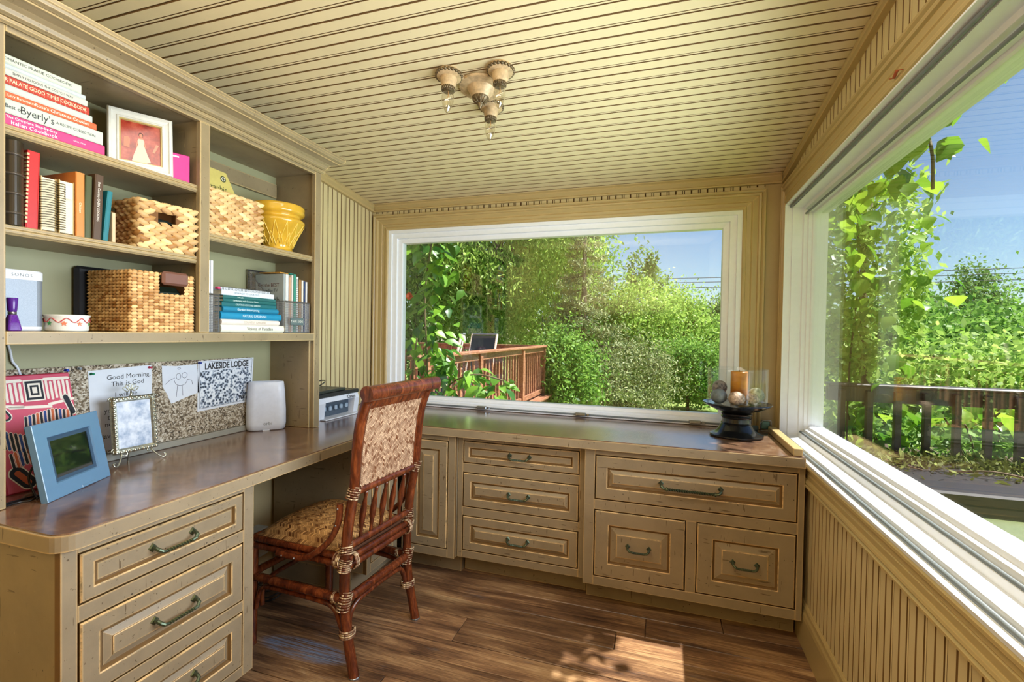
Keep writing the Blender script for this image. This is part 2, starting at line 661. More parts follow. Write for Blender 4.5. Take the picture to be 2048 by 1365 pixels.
def vboards(parent, a0, a1, width, mk, zf0, zf1, name='wall_board', mat=None):
    """vertical beaded boards; mk(a,d,z) -> world"""
    a = a0
    while a < a1 - .004:
        w = min(width, a1 - a)
        prof = bead_profile(width) if w > width * .98 else [(0, 0), (0, .005), (.0035, .012), (w - .0035, .012), (w, .005), (w, 0)]
        mb = MB()
        aa = a
        mb.prism(prof, lambda p, d: mk(aa + p, d, zf0(aa + p)), lambda p, d: mk(aa + p, d, zf1(aa + p)), alt=(0, 1, 3, 4, 5, 8, 9, 10, 12, 13) if len(prof) > 6 else (0, 1, 3, 4))
        mb.build(name, mat or M_WALL, parent)
        a += width


vboards(wl, 1.885, YB_W, .0785, lambda a, d, z: (XL_W + d, a, z), lambda a: .765, lambda a: ceil_z(a) - .03)

# back wall: four solid pieces round the window opening, beadboard above and below
WXL, WXR, WZB, WZT = -1.704, .372, .765, 1.876          # window_1 rough opening
wb = MB()
yb0, yb1 = YB_W + .012, YB_W + .16
for b in ((XL_W - .14, WXL, 0 - .15, 2.2), (WXR, XR_W + .14, -.15, 2.2), (WXL, WXR, -.15, WZB), (WXL, WXR, WZT, 2.2)):
    wb.box(b[0], b[1], yb0, yb1, b[2], b[3])
wb = tag(wb.build('wall_back', M_WALL), 'narrow window wall at the far end with beadboard above the casing', 'wall', kind='structure')
vboards(wb, XL_W + .002, XR_W - .09, .0785, lambda a, d, z: (a, yb0 - d, z), lambda a: WZT + .06, lambda a: 2.06)
MB().box(XR_W - .09, XR_W, yb0 - .016, yb0, ZC, 2.06, .002).build('corner_board', M_TRIM, wb)
MB().box(XL_W, WXL - .002, yb0 - .014, yb0, ZC, 1.99).build('side_board', M_WALL, wb)
MB().box(WXR + .002, XR_W - .09, yb0 - .014, yb0, ZC, 1.99).build('side_board', M_WALL, wb)

# right wall round window_2
RY0, RY1, RZ0, RZ1 = .42, 2.597, .722, 1.876
wr = MB()
for b in ((YR_W - .14, RY0, -.15, 2.62), (RY1, YB_W + .16, -.15, 2.2), (RY0, RY1, -.15, RZ0), (RY0, RY1, RZ1, 2.2)):
    wr.box(XR_W + .012, XR_W + .15, b[0], b[1], b[2], b[3])
wr.add([(x, y_, z) for x in (XR_W + .012, XR_W + .15) for (y_, z) in ((RY0, 2.1), (RY1, 2.0), (RY1, ceil_z(RY1) + .1), (RY0, ceil_z(RY0) + .1))],
       [(0, 1, 2, 3), (4, 5, 6, 7), (0, 1, 5, 4), (1, 2, 6, 5), (2, 3, 7, 6), (3, 0, 4, 7)])
wr = tag(wr.build('wall_right', M_WALL), 'right wall with golden beadboard wainscot under the long window', 'wall', kind='structure')
mkr = lambda a, d, z: (XR_W + .012 - d, a, z)
vboards(wr, .05, 2.2, .0785, mkr, lambda a: .14, lambda a: RZ0 - .06)
vboards(wr, .05, YB_W - .01, .0785, mkr, lambda a: RZ1 + .07, lambda a: ceil_z(a) - .03)
vboards(wr, YR_W, .05, .0785, mkr, lambda a: .14, lambda a: ceil_z(a) - .03)

# rear wall behind the camera
wq = MB().box(XL_W - .1, XR_W + .1, YR_W - .12, YR_W, -.15, 2.7)
tag(wq.build('wall_rear', M_WALL), 'wall behind the viewer', 'wall', kind='structure')

# trims -------------------------------------------------------------
nt = [0]


def trim(mb, label, mat=None, name=None, smooth=False):
    nt[0] += 1
    return tag(mb.build(name or 'trim_%d' % nt[0], mat or M_TRIM, smooth=smooth), label, 'trim', kind='structure')


tp = [(0, 0), (.0, .052), (.016, .052), (.018, .04), (.014, .036), (.014, .012), (.02, .008), (.02, 0)]
sl_ = lambda y_, b: ceil_z(y_) - .055 + b + .003
trim(MB().prism(tp, lambda a, b: (XL_W + .012 + a, 1.885, sl_(1.885, b)), lambda a, b: (XL_W + .012 + a, YB_W - .005, sl_(YB_W, b))), 'sloping cream trim strip along the top of the left wall')
trim(MB().prism(tp, lambda a, b: (XR_W - a, -.6, sl_(-.6, b)), lambda a, b: (XR_W - a, YB_W - .005, sl_(YB_W, b))), 'sloping cream trim strip above the long right window')
trim(MB().prism(tp, lambda a, b: (XL_W + .03, yb0 - .012 - a, 2.0 + b), lambda a, b: (XR_W - .02, yb0 - .012 - a, 2.0 + b)), 'cream trim strip along the top of the far window wall')
bp = [(0, 0), (0, .165), (.006, .165), (.012, .158), (.014, .145), (.018, .135), (.02, .12), (.02, 0)]
bbx = XR_W + .002
bb = MB().prism(bp, lambda a, b: (bbx - a, -1.5, b), lambda a, b: (bbx - a, 2.23, b))
tag(bb.build('baseboard_right', M_TRIM), 'tall golden brown baseboard along the right wall', 'baseboard', kind='structure')

CP = [(0, 0), (0, .013), (.05, .019), (.15, .019), (.18, .011), (.36, .013), (.40, .009), (.44, .013), (.66, .012), (.70, .02), (.78, .022), (.82, .015), (.9, .024), (.97, .024), (1, .018), (1, 0)]


def casing(a0, a1, b0, b1, W, mk, sides, what):
    """mitred casing; W=(wa0,wa1,wb0,wb1) widths per side"""
    wa0, wa1, wb0, wb1 = W
    c = {'bl': lambda t: (a0 - wa0 * t, b0 - wb0 * t), 'br': lambda t: (a1 + wa1 * t, b0 - wb0 * t),
         'tr': lambda t: (a1 + wa1 * t, b1 + wb1 * t), 'tl': lambda t: (a0 - wa0 * t, b1 + wb1 * t)}
    for s in sides:
        p, q = {'bottom': ('bl', 'br'), 'right': ('br', 'tr'), 'top': ('tr', 'tl'), 'left': ('tl', 'bl')}[s]
        nm = what[s]
        trim(MB().prism(CP, lambda t, d: mk(*c[p](t), d), lambda t, d: mk(*c[q](t), d)), nm)


casing(WXL + .0, WXR, ZC + .002, WZT, (.112, .108, .0, .1), lambda a, b, d: (a, yb0 - .013 - d, b), ('left', 'top', 'right'),
       {'left': 'moulded casing down the left side of the far window', 'top': 'moulded casing across the top of the far window', 'right': 'moulded casing down the right side of the far window'})
casing(RY0, RY1, RZ0, RZ1, (.09, .062, .083, .108), lambda a, b, d: (XR_W + .001 - d, a, b), ('bottom', 'right', 'top', 'left'),
       {'bottom': 'moulded golden casing under the long right window', 'right': 'moulded casing at the far end of the long right window', 'top': 'moulded casing above the long right window', 'left': 'moulded casing at the near end of the long right window'})

# windows -----------------------------------------------------------
GX0, GX1, GZ0, GZ1 = -1.6156, .2841, .8186, 1.794


def lerp_rect(o, i, t):
    return [o[k] + (i[k] - o[k]) * t for k in range(4)]


def frame_rings(o, i, steps, mk):
    loops = []
    for t, d in steps:
        a0, a1, b0, b1 = lerp_rect(o, i, t)
        loops.append([mk(a0, b0, d), mk(a1, b0, d), mk(a1, b1, d), mk(a0, b1, d)])
    return loops


w1 = MB()
w1.rings(frame_rings((WXL, WXR, WZB, WZT), (GX0, GX1, GZ0, GZ1), [(0, .06), (0, -.012), (.25, -.012), (.28, -.002), (.62, .0), (.66, .012), (.97, .016), (1, .02), (1, .06)], lambda a, b, d: (a, YB_W + d, b)), False)
w1 = tag(w1.build('window_1', M_VINYL), 'wide white framed picture window in the far wall', 'window', kind='structure')
MB().box(GX0 - .01, GX1 + .01, YB_W + .03, YB_W + .036, GZ0 - .01, GZ1 + .01).build('pane', M_GLASS, w1)
tr = MB().box(WXL + .02, WXR - .02, YB_W - .034, YB_W - .013, WZB - .003, WZB + .024, .003)
tr = tr.build('track', M_VINYL, w1)
MB().box(WXL + .05, WXR - .05, YB_W - .038, YB_W - .032, WZB + .006, WZB + .015, .001).build('channel', M_GASKET, tr)
for lx in (-1.03, -.435, .165):
    m = MB().box(lx - .03, lx + .03, YB_W - .05, YB_W - .03, WZB + .004, WZB + .022, .004)
    m.box(lx + .034, lx + .05, YB_W - .046, YB_W - .03, WZB + .006, WZB + .018, .002)
    m.build('latch', M_STEEL, w1)

w2 = MB()
g2 = (.5, 2.567, .8088, 1.815)
w2.rings(frame_rings((RY0, RY1, RZ0, RZ1), g2, [(0, .12), (0, -.014), (.12, -.016), (.15, -.002), (.18, .014), (.34, .016), (.37, .034), (.40, .058), (.60, .062), (.63, .078), (.80, .081), (.83, .094), (.96, .098), (1, .106), (1, .16)], lambda a, b, d: (XR_W + d, a, b)), False)
w2 = tag(w2.build('window_2', M_VINYL), 'long white framed picture window along the right wall', 'window', kind='structure')
MB().box(.67, .676, g2[0] - .01, g2[1] + .01, g2[2] - .01, g2[3] + .01).build('pane', M_GLASS, w2)
for xx, zz, rr in ((.5705, RZ0 + .0165, .0065), (.635, .776, .006)):
    MB().tube([(xx, RY0 + .04, zz), (xx, RY1 - .012, zz)], rr, 8).build('gasket', M_GASKET, w2, smooth=True)
    MB().tube([(xx, RY0 + .04, RZ1 + RZ0 - zz), (xx, RY1 - .012, RZ1 + RZ0 - zz)], rr * .8, 8).build('gasket', M_GASKET, w2, smooth=True)
# ------------------------------------------------------------------ worktop (one continuous L)
wt = thing('worktop', 'L-shaped brown mottled worktop running along desk and window', 'worktop', (-1.2, 2.1, ZC))


def L_poly(ins):
    x0, y0, x1, y1 = XL_W + .001, .678 + ins, -1.257 - ins, 2.09 + ins
    r = .045 - ins
    P = [(x0, y0), (x1 - r, y0)]
    for k in range(1, 7):
        a = -PI / 2 + PI / 2 * k / 6
        P.append((x1 - r + r * math.cos(a), y0 + r + r * math.sin(a)))
    P += [(x1, y1), (XR_W - .028, y1), (XR_W - .028, YB_W - .012), (x0, YB_W - .012)]
    return P


MB().prism(L_poly(0), lambda a, b: (a, b, .719), lambda a, b: (a, b, .7565)).build('edge_band', M_CAB, wt)
MB().prism(L_poly(.006), lambda a, b: (a, b, .7566), lambda a, b: (a, b, ZC)).build('laminate', M_LAM, wt)
# cut strip of wood lying on the worktop's right end
tag(MB().box(XR_W - .068, XR_W - .034, 2.11, 2.585, ZC + .001, ZC + .031, .002).build('wood_strip', M_TRIM), 'narrow wooden strip lying on the worktop below the right window', 'wood strip')


# ------------------------------------------------------------------ cabinets
def rot_pull(mb, mk, ca, cb, span, out=.026, r=.0048, vert=False, collars=False):
    """twisted bail pull; mk(a,b,d)"""
    h = span / 2
    for s in (-1, 1):
        a = ca + s * h
        # diamond foot plate
        mb.add([mk(a - .012, cb, .0), mk(a, cb + .013, .0), mk(a + .012, cb, .0), mk(a, cb - .013, .0),
                mk(a - .008, cb, .004), mk(a, cb + .009, .004), mk(a + .008, cb, .004), mk(a, cb - .009, .004)],
               [(0, 1, 5, 4), (1, 2, 6, 5), (2, 3, 7, 6), (3, 0, 4, 7), (4, 5, 6, 7)])
        mb.tube([mk(a, cb, .002), mk(a, cb - .001, out * .55), mk(a - s * .002, cb - .005, out * .85), mk(a - s * .009, cb - .011, out), mk(a - s * .02, cb - .0135, out)], [r * 1.2, r * 1.1, r * 1.15, r * 1.1, r * .95], 8)
        if collars:
            mb.tube([mk(a - s * .02, cb - .0135, out), mk(a - s * .026, cb - .0135, out)], r * 1.7, 8)
    n = max(12, int(span / .004))
    pts = []
    for i in range(n + 1):
        t = i / n
        pts.append(mk(ca - h + .018 + (span - .036) * t, cb - .0135, out))
    mb.tube(pts, r * 1.12, 4, twist=.55)


def front(parent, name, mk, a0, a1, b0, b1, kind, rail, pull=None, pz=.5):
    """inset drawer or door front built as stepped frame with raised or sunk field; mk(a,b,d)"""
    g = .0045
    a0, a1, b0, b1 = a0 + g, a1 - g, b0 + g, b1 - g
    L = lambda i, d: [mk(a0 + i, b0 + i, d), mk(a1 - i, b0 + i, d), mk(a1 - i, b1 - i, d), mk(a0 + i, b1 - i, d)]
    st = [(0, -.02), (0, -.001), (.003, .003), (rail - .004, .003), (rail - .001, .001), (rail + .003, -.006), (rail + .007, -.0065)]
    m = MB().rings([L(i, d) for i, d in st], True, alt={0: 1, 1: 2, 3: 2, 4: 1, 5: 1})
    dr = m.build(name, M_CAB, parent)
    if kind == 'raised':
        bv = min(.034, (min(a1 - a0, b1 - b0) / 2 - rail) * .52)
        m = MB().rings([L(rail + .0075, -.0064), L(rail + .008, -.0055), L(rail + bv, .001), L(rail + bv, .003), L(rail + bv + .002, .0042)], True, alt={0: 1, 2: 1, 3: 2})
        m.build('raised_panel', M_CAB, dr)
    else:
        m = MB().rings([L(rail + .0075, -.0064), L(rail + .008, -.004)], True)
        m.build('flat_panel', M_CAB, dr)
    if pull:
        m = MB()
        off = .0042 if kind == 'raised' else -.004
        rot_pull(m, lambda a, b, d: mk(a, b, d + off), (a0 + a1) / 2, b0 + (b1 - b0) * pz, pull, collars=pull > .15, r=.0046 if pull < .15 else .0056, out=.026 if pull < .15 else .034)
        h = m.build('handle', M_BRONZE, dr, smooth=False)
        h['label'] = 'twisted greenish bronze pull'
    return dr


def face(parent, mk, a0, a1, b0, b1, cells, t=.02):
    """face frame: stiles left/right, rails = full-width strips between rows; cells = list of (a0,a1,b0,b1) openings, rows sorted from top"""
    rows = sorted({(c[2], c[3]) for c in cells}, key=lambda r: -r[1])
    la, ra = min(c[0] for c in cells), max(c[1] for c in cells)

    def strip(nm, p0, p1, q0, q1):
        m = MB()
        c = .0012
        L = lambda i, d: [mk(p0 + i, q0 + i, d), mk(p1 - i, q0 + i, d), mk(p1 - i, q1 - i, d), mk(p0 + i, q1 - i, d)]
        m.rings([L(0, -t), L(0, -c), L(c, 0)], True, True, alt={0: 1})
        m.build(nm, M_CAB, parent)
    strip('stile', a0, la, b0, b1)
    strip('stile', ra, a1, b0, b1)
    top = b1
    for (q0, q1) in rows:
        strip('rail', la, ra, q1, top)
        top = q0
        cs = sorted([c for c in cells if (c[2], c[3]) == (q0, q1)])
        for c1, c2 in zip(cs, cs[1:]):
            strip('stile', c1[1], c2[0], q0, q1)
    strip('rail', la, ra, b0, top)


# desk pedestal, fronts face +x
dk = thing('drawer_cabinet', 'taupe distressed three-drawer pedestal under the near end of the desk', 'cabinet', (-1.5, .96, 0))
mk = lambda a, b, d: (-1.28 + d, a, b)
D = [(.728, 1.182, .576, .700), (.728, 1.182, .346, .537), (.728, 1.182, .132, .312)]
face(dk, mk, .695, 1.222, .098, .719, D)
MB().box(XL_W + .02, -1.3, .697, .712, .098, .719).build('side_panel', M_CASE, dk)
MB().box(XL_W + .02, -1.3, 1.205, 1.22, .098, .719).build('side_panel', M_CAB, dk)
MB().box(XL_W + .02, -1.303, .712, 1.205, .098, .118).build('bottom_panel', M_DARKIN, dk)
MB().box(XL_W + .02, -1.33, .713, 1.204, .119, .716).build('carcass', M_DARKIN, dk)
MB().box(XL_W + .02, -1.36, .715, 1.2, 0, .098).build('toe_kick', M_CAB, dk)
for i, d in enumerate(D):
    front(dk, 'drawer', mk, *d, 'flat' if i == 0 else 'raised', .030 if i == 0 else .042, .112, .52)
# return unit between the kneehole and the corner
rt = thing('corner_return_cabinet', 'narrow taupe cabinet between kneehole and corner, behind the chair', 'cabinet', (-1.5, 1.98, 0))
MB().box(XL_W + .02, -1.3, 1.857, 2.11, .1, .719).build('body', M_CAB, rt)
mk2 = lambda a, b, d: (-1.28 + d, a, b)
face(rt, mk2, 1.856, 2.115, .1, .719, [(1.885, 2.075, .14, .69)])
front(rt, 'door', mk2, 1.885, 2.075, .14, .69, 'raised', .04)
MB().box(XL_W + .02, -1.37, 1.86, 2.2, 0, .099).build('toe_kick', M_CAB, rt)

# fronts along the window wall face -y
def unit(name, label, yf, a0, a1, b0, cells, kinds, pulls, rails, toe=.1):
    t = thing(name, label, 'cabinet', ((a0 + a1) / 2, 2.4, 0))
    mk = lambda a, b, d: (a, yf - d, b)
    face(t, mk, a0, a1, b0, .719, cells)
    MB().box(a0 + .001, a1 - .001, yf + .0205, YB_W - .02, b0, .7185).build('body', M_CAB, t)
    MB().box(a0 + .02, a1 - .02, yf + .0196, yf + .0206, b0 + .02, .715).build('carcass', M_DARKIN, t)
    MB().box(a0 + .003, a1 - .003, yf + toe, YB_W - .03, 0, b0 - .0005).build('toe_kick', M_CAB, t)
    for c, k, p, r in zip(cells, kinds, pulls, rails):
        front(t, 'drawer' if p else 'door', mk, *c, k, r, p, .52)
    return t


# bodies sit behind the face frame; fronts recessed 2 cm need a cavity, so the body starts behind them
unit('corner_cabinet', 'olive cabinet with one raised-panel door behind the rattan chair', 2.118, -1.256, -.962, .108, [(-1.215, -1.0, .15, .69)], ['raised'], [None], [.045])
unit('three_drawer_cabinet', 'olive distressed cabinet with three drawers in the middle of the window wall', 2.15, -.96, -.328, .108,
     [(-.934, -.354, .580, .692), (-.934, -.354, .362, .535), (-.934, -.354, .145, .32)], ['flat', 'raised', 'raised'], [.098, .098, .098], [.030, .042, .042])
unit('file_drawer_cabinet', 'olive distressed cabinet with one wide drawer above two deep file drawers', 2.118, -.326, XR_W - .022, .104,
     [(-.28, .52, .491, .691), (-.28, .108, .145, .446), (.148, .52, .145, .446)], ['raised'] * 3, [.235, .09, .09], [.052, .062, .062])

# ------------------------------------------------------------------ built-in bookcase
bc = thing('bookcase', 'built-in olive bookcase with crown moulding standing on the desk', 'bookcase', (-1.7, 1.3, ZC))
XF = -1.577
ZT_ = 1.961
cb = lambda nm, *a, mat=None, c=.0015: MB().box(*a, c).build(nm, mat or M_CASE, bc)
cb('back_panel', XL_W + .001, XL_W + .012, .70, 1.882, ZC + .001, 2.0, mat=M_BACK, c=0)
cb('side_panel', XL_W + .012, XF - .0005, .70, .72, ZC + .001, 2.0)
cb('side_panel', XL_W + .012, XF - .0005, 1.862, 1.882, ZC + .001, 2.0)
cb('divider', XL_W + .012, XF - .0205, 1.273, 1.293, 1.2115, 1.998)
cb('top_panel', XL_W + .012, XF - .0205, .72, 1.862, 1.969, 1.987)
# face frame
cb('stile', XF - .02, XF, .702, .743, ZC + .001, ZT_ + .03)
cb('stile', XF - .02, XF, 1.845, 1.884, ZC + .001, ZT_ + .03)
cb('stile', XF - .02, XF, 1.264, 1.302, 1.2115, ZT_)
cb('rail', XF - .0195, XF - .0004, .743, 1.845, ZT_, 2.02)
cb('shelf', XL_W + .012, XF + .0005, .743, 1.845, 1.177, 1.211)
cb('side_panel', XL_W + .012, XF - .02, 1.835, 1.862, ZC + .001, 1.1765)
# shelves with a beaded front edge
sp = [(0, 0), (0, .026), (.008, .026), (.011, .023), (.011, .016), (.008, .0145), (.011, .012), (.011, .006), (.008, 0)]


def shelf(y0, y1, z):
    m = MB().box(XL_W + .012, XF - .03, y0, y1, z - .026, z)
    m.prism(sp, lambda a, b: (XF - .03 + a * 1.4, y0, z - .026 + b), lambda a, b: (XF - .03 + a * 1.4, y1, z - .026 + b))
    m.build('shelf', M_CASE, bc)


shelf(.721, 1.2725, 1.737)
shelf(.721, 1.2725, 1.484)
shelf(1.2935, 1.8615, 1.577)
cb('cleat', XL_W + .012, XL_W + .03, 1.2935, 1.85, 1.865, 1.93)
# crown in three members
def crown(poly):
    m = MB()
    e = 1.884
    m.prism(poly, lambda a, b: (XF + a, .30, b), lambda a, b: (XF + a, e + a, b))
    m.build('crown_moulding', M_CASE, bc)
crown([(-.02, 1.975), (.006, 1.975), (.012, 1.981), (.012, 1.989), (.006, 1.994), (-.02, 1.994)])
crown([(-.02, 1.994), (.01, 1.994), (.018, 2.0), (.022, 2.01), (.032, 2.02), (.05, 2.028), (.058, 2.03), (.058, 2.034), (-.02, 2.034)])
crown([(-.02, 2.034), (.062, 2.034), (.072, 2.04), (.075, 2.047), (.078, 2.05), (.078, 2.062), (-.02, 2.062)])
# ------------------------------------------------------------------ rattan chair
M_RATTAN = wood('rattan_pole', [(.3, srgb(46, 19, 11)), (.5, srgb(92, 41, 20)), (.68, srgb(138, 72, 36))], (6, 6, 1.5), .22, 4.0, .08, False, .6)
M_BIND = tinted('cane_binding', (96, 46, 24), (222, 194, 154), .45)
M_CANE = tinted('woven_cane', (92, 50, 20), (212, 164, 104), .42)
M_CANEB = tinted('woven_cane_back', (112, 64, 34), (214, 178, 142), .42)
M_CANEU = plain('cane_underlay', (84, 46, 20), .7)

CH = thing('rattan_chair', 'reddish rattan dining chair with herringbone cane seat and back at the desk', 'chair', (-1.006, 1.597, 0), math.radians(-4.5))
PX = [(0.004, 0), (-.03, .15), (-.043, .27), (-.042, .40), (-.03, .53), (-.006, .667), (.004, .80), (.018, .90), (.042, .972), (.052, .988)]


def bx(z):
    for (x0, z0), (x1, z1) in zip(PX, PX[1:]):
        if z <= z1: return x0 + (x1 - x0) * (z - z0) / (z1 - z0)
    return PX[-1][0]


def smooth_path(pts, n=5):
    P = [Vector(p) for p in pts]
    out = []
    for i in range(len(P) - 1):
        p0, p1, p2, p3 = P[max(i - 1, 0)], P[i], P[i + 1], P[min(i + 2, len(P) - 1)]
        for k in range(n):
            t = k / n
            out.append(.5 * ((2 * p1) + (p2 - p0) * t + (2 * p0 - 5 * p1 + 4 * p2 - p3) * t * t + (3 * p1 - p0 - 3 * p2 + p3) * t ** 3))
    out.append(P[-1])
    return out


def cpart(nm, mat, *tubes, seg=12):
    m = MB()
    for pts, r in tubes:
        m.tube(pts, r, seg)
    return m.build(nm, mat, CH, smooth=True, local=True, angle=50)


for s in (-1, 1):
    yy = .19 * s
    cpart('rear_leg', M_RATTAN, (smooth_path([(x, yy, z) for x, z in PX], 5), .0185))
    MB().lathe([(.0195, 0), (.0195, .004), (.017, .006)], (.004, yy, 0), 12).build('foot_glide', M_STEEL, CH, local=True)
    cpart('front_leg', M_RATTAN, ([(-.485, .204 * s, 0), (-.478, .204 * s, .41)], .018))
    # side seat frame (twin poles), side stretcher and its bracket
    cpart('seat_rail', M_RATTAN, ([(-.04, .188 * s, .418), (-.48, .205 * s, .418)], .0125), ([(-.04, .19 * s, .392), (-.48, .206 * s, .392)], .0125))
    cpart('stretcher', M_RATTAN, ([(-.043, .19 * s, .268), (-.482, .204 * s, .268)], .0165))
    cpart('bracket', M_RATTAN, (smooth_path([(-.048, .19 * s, .145), (-.066, .19 * s, .185), (-.085, .191 * s, .222), (-.13, .192 * s, .238), (-.26, .196 * s, .24), (-.40, .2 * s, .238), (-.44, .202 * s, .222), (-.455, .203 * s, .185), (-.465, .203 * s, .145)], 4), .0095))
    cpart('arm_brace', M_RATTAN, (smooth_path([(-.052, .208 * s, .615), (-.056, .209 * s, .555), (-.085, .212 * s, .49), (-.14, .216 * s, .435), (-.2, .22 * s, .4), (-.26, .222 * s, .394), (-.33, .224 * s, .394)], 4), .0115))
    for (x_, z_) in ((-.052, .6), (-.06, .54), (-.24, .395), (-.3, .394)):
        MB().ball((x_, (.2195 if z_ > .5 else .2335) * s, z_), .0035, seg=8, n=5).build('tack', M_STEEL, CH, smooth=True, local=True)
# cross rails
cpart('seat_rail', M_RATTAN, ([(-.48, -.203, .418), (-.48, .203, .418)], .0125), ([(-.48, -.203, .392), (-.48, .203, .392)], .0125))
cpart('seat_rail', M_RATTAN, ([(-.032, -.188, .412), (-.032, .188, .412)], .0125), ([(-.03, -.188, .386), (-.03, .188, .386)], .0125))
cpart('stretcher', M_RATTAN, ([(-.042, -.19, .262), (-.042, .19, .262)], .0165))
cpart('stretcher', M_RATTAN, ([(-.482, -.2, .28), (-.482, .2, .28)], .015))
for x_, z0 in ((-.04, 0), (-.474, .0)):
    cpart('bracket', M_RATTAN, (smooth_path([(x_ + .006, -.172, .14), (x_, -.166, .19), (x_, -.14, .225), (x_, -.08, .236), (x_, .08, .236), (x_, .14, .225), (x_, .166, .19), (x_ + .006, .172, .14)], 4), .0095))
cpart('back_rail', M_RATTAN, ([(bx(.655), -.19, .655), (bx(.655), .19, .655)], .0145))
cpart('back_rail', M_RATTAN, ([(bx(.455), -.19, .455), (bx(.455), .19, .455)], .0135))
for k in range(5):
    yy = -.118 + .059 * k
    m = MB()
    n = 12
    zz = [.462 + (.645 - .462) * i / n for i in range(n + 1)]
    rr = [.0052, .0075, .0062, .0085, .0105, .012, .0125, .012, .0105, .0085, .0062, .0078, .0055]
    m.tube([(bx(z), yy, z) for z in zz], rr, 10)
    m.build('spindle', M_RATTAN, CH, smooth=True, local=True)
# crest: rolled top pole with a flat board beneath it
m = MB()
m.tube([(.070, -.222, 1.012), (.070, .222, 1.012)], .0275, 20)
m.build('crest_roll', M_RATTAN, CH, smooth=True, local=True, angle=50)
m = MB()
m.prism([(.022, .935), (.03, .932), (.058, .99), (.085, 1.0), (.07, 1.02), (.044, 1.0)], lambda a, b: (a, -.20, b), lambda a, b: (a, .20, b))
m.build('crest_board', M_RATTAN, CH, local=True)


def herring(mb, fn, A, B, pitch=.0068, colw=.0125, h=.0016, lo=0.0, hi=1.0):
    """slanted strands in zig-zag columns over [0,A]x[0,B]; fn(a,b,lift)->3D"""
    nc = int(A / colw)
    cw = A / nc
    for c in range(nc):
        sgn = 1 if c % 2 else -1
        a0, a1 = c * cw, (c + 1) * cw
        b = -cw
        while b < B + cw:
            w = pitch * .41
            sl = cw * .85 * sgn
            q = lambda t, o: (a0 + (a1 - a0) * t, min(max(b + sl * (t - .5) + o, 0), B))
            pts = [(*q(-.12, -w), 0), (*q(-.12, w), 0), (*q(.5, -w * 1.05), h), (*q(.5, w * 1.05), h), (*q(1.12, -w), .0), (*q(1.12, w), .0)]
            if max(p[1] for p in pts) - min(p[1] for p in pts) > pitch * .7:
                vs_ = [fn(min(max(p[0], 0), A), p[1], p[2]) for p in pts]
                tn = min(1, max(0, random.gauss(.5, .28)))
                mb.add(vs_, [(0, 2, 3, 1), (2, 4, 5, 3)], tn if abs(tn - .5) > 1e-3 else .51)
            b += pitch


for side in (-1, 1):
    m = MB()
    zb, zt = .668, .952
    herring(m, lambda a, b, l: (bx(zb + b) + side * (.004 + l), -.163 + a, zb + b), .326, zt - zb, .0078, .0118)
    o = m.build('woven_back', M_CANEB, CH, local=True, recalc=False)
    o['kind'] = 'stuff'
m = MB()
nz = 10
zs = [.66 + (.955 - .66) * i / nz for i in range(nz + 1)]
m.rings([[(bx(z) - .0035, -.171, z), (bx(z) - .0035, .171, z), (bx(z) + .0035, .171, z), (bx(z) + .0035, -.171, z)] for z in zs], True, True)
m.build('back_board', M_CANEU, CH, local=True)
for s in (-1, 1):
    cpart('back_bead', M_RATTAN, (smooth_path([(bx(z) + .001, .169 * s, z) for z in (.66, .75, .85, .93, .96)], 3), .006), seg=8)


def seat_pt(a, b, l):
    # a across 0..1 (y), b front-back 0..1 (back->front)
    w = .178 + .02 * b
    yy = (a - .5) * 2
    e = max(abs(yy), abs(b - .5) * 2)
    ex, ey = 1 - abs(yy) ** 5, 1 - (abs(b - .5) * 2) ** 5
    d = (ex * ey)
    z = .424 + .052 * d + .012 * (1 - yy * yy)
    return (-.05 - .425 * b, yy * w, z + l)


m = MB()
herring(m, lambda a, b, l: seat_pt(a / .4, b / .4, l), .4, .4, .0075, .0118, .0016)
o = m.build('woven_seat', M_CANE, CH, local=True, recalc=False)
o['kind'] = 'stuff'
m = MB()
n = 20
g = [[Vector(seat_pt(i / n, j / n, -.0012)) for j in range(n + 1)] for i in range(n + 1)]
vs_ = [p for r in g for p in r]
m.add(vs_, [(i * (n + 1) + j, i * (n + 1) + j + 1, (i + 1) * (n + 1) + j + 1, (i + 1) * (n + 1) + j) for i in range(n) for j in range(n)])
m.add([(-.05, -.178, .40), (-.05, .178, .40), (-.475, .198, .40), (-.475, -.198, .40), (-.05, -.178, .428), (-.05, .178, .428), (-.475, .198, .428), (-.475, -.198, .428)], [(0, 1, 2, 3), (0, 1, 5, 4), (1, 2, 6, 5), (2, 3, 7, 6), (3, 0, 4, 7)])
m.build('seat_pad', M_CANEU, CH, local=True, recalc=False)


# cane bindings at the joints: short helices
def wrap(c, ax, R, ln, turns, r=.0026):
    c = Vector(c); ax = Vector(ax).normalized()
    a = ax.orthogonal().normalized(); b = ax.cross(a)
    m = MB()
    n = int(turns * 12)
    pts = [c + ax * (ln * (i / n - .5)) + (a * math.cos(2 * PI * i / 12) + b * math.sin(2 * PI * i / 12)) * R for i in range(n + 1)]
    for i in range(n):
        m.tube([pts[i], pts[i + 1]], r, 5, tint=min(1, max(0, random.gauss(.36, .36))))
    m.build('binding', M_BIND, CH, local=True, smooth=True)


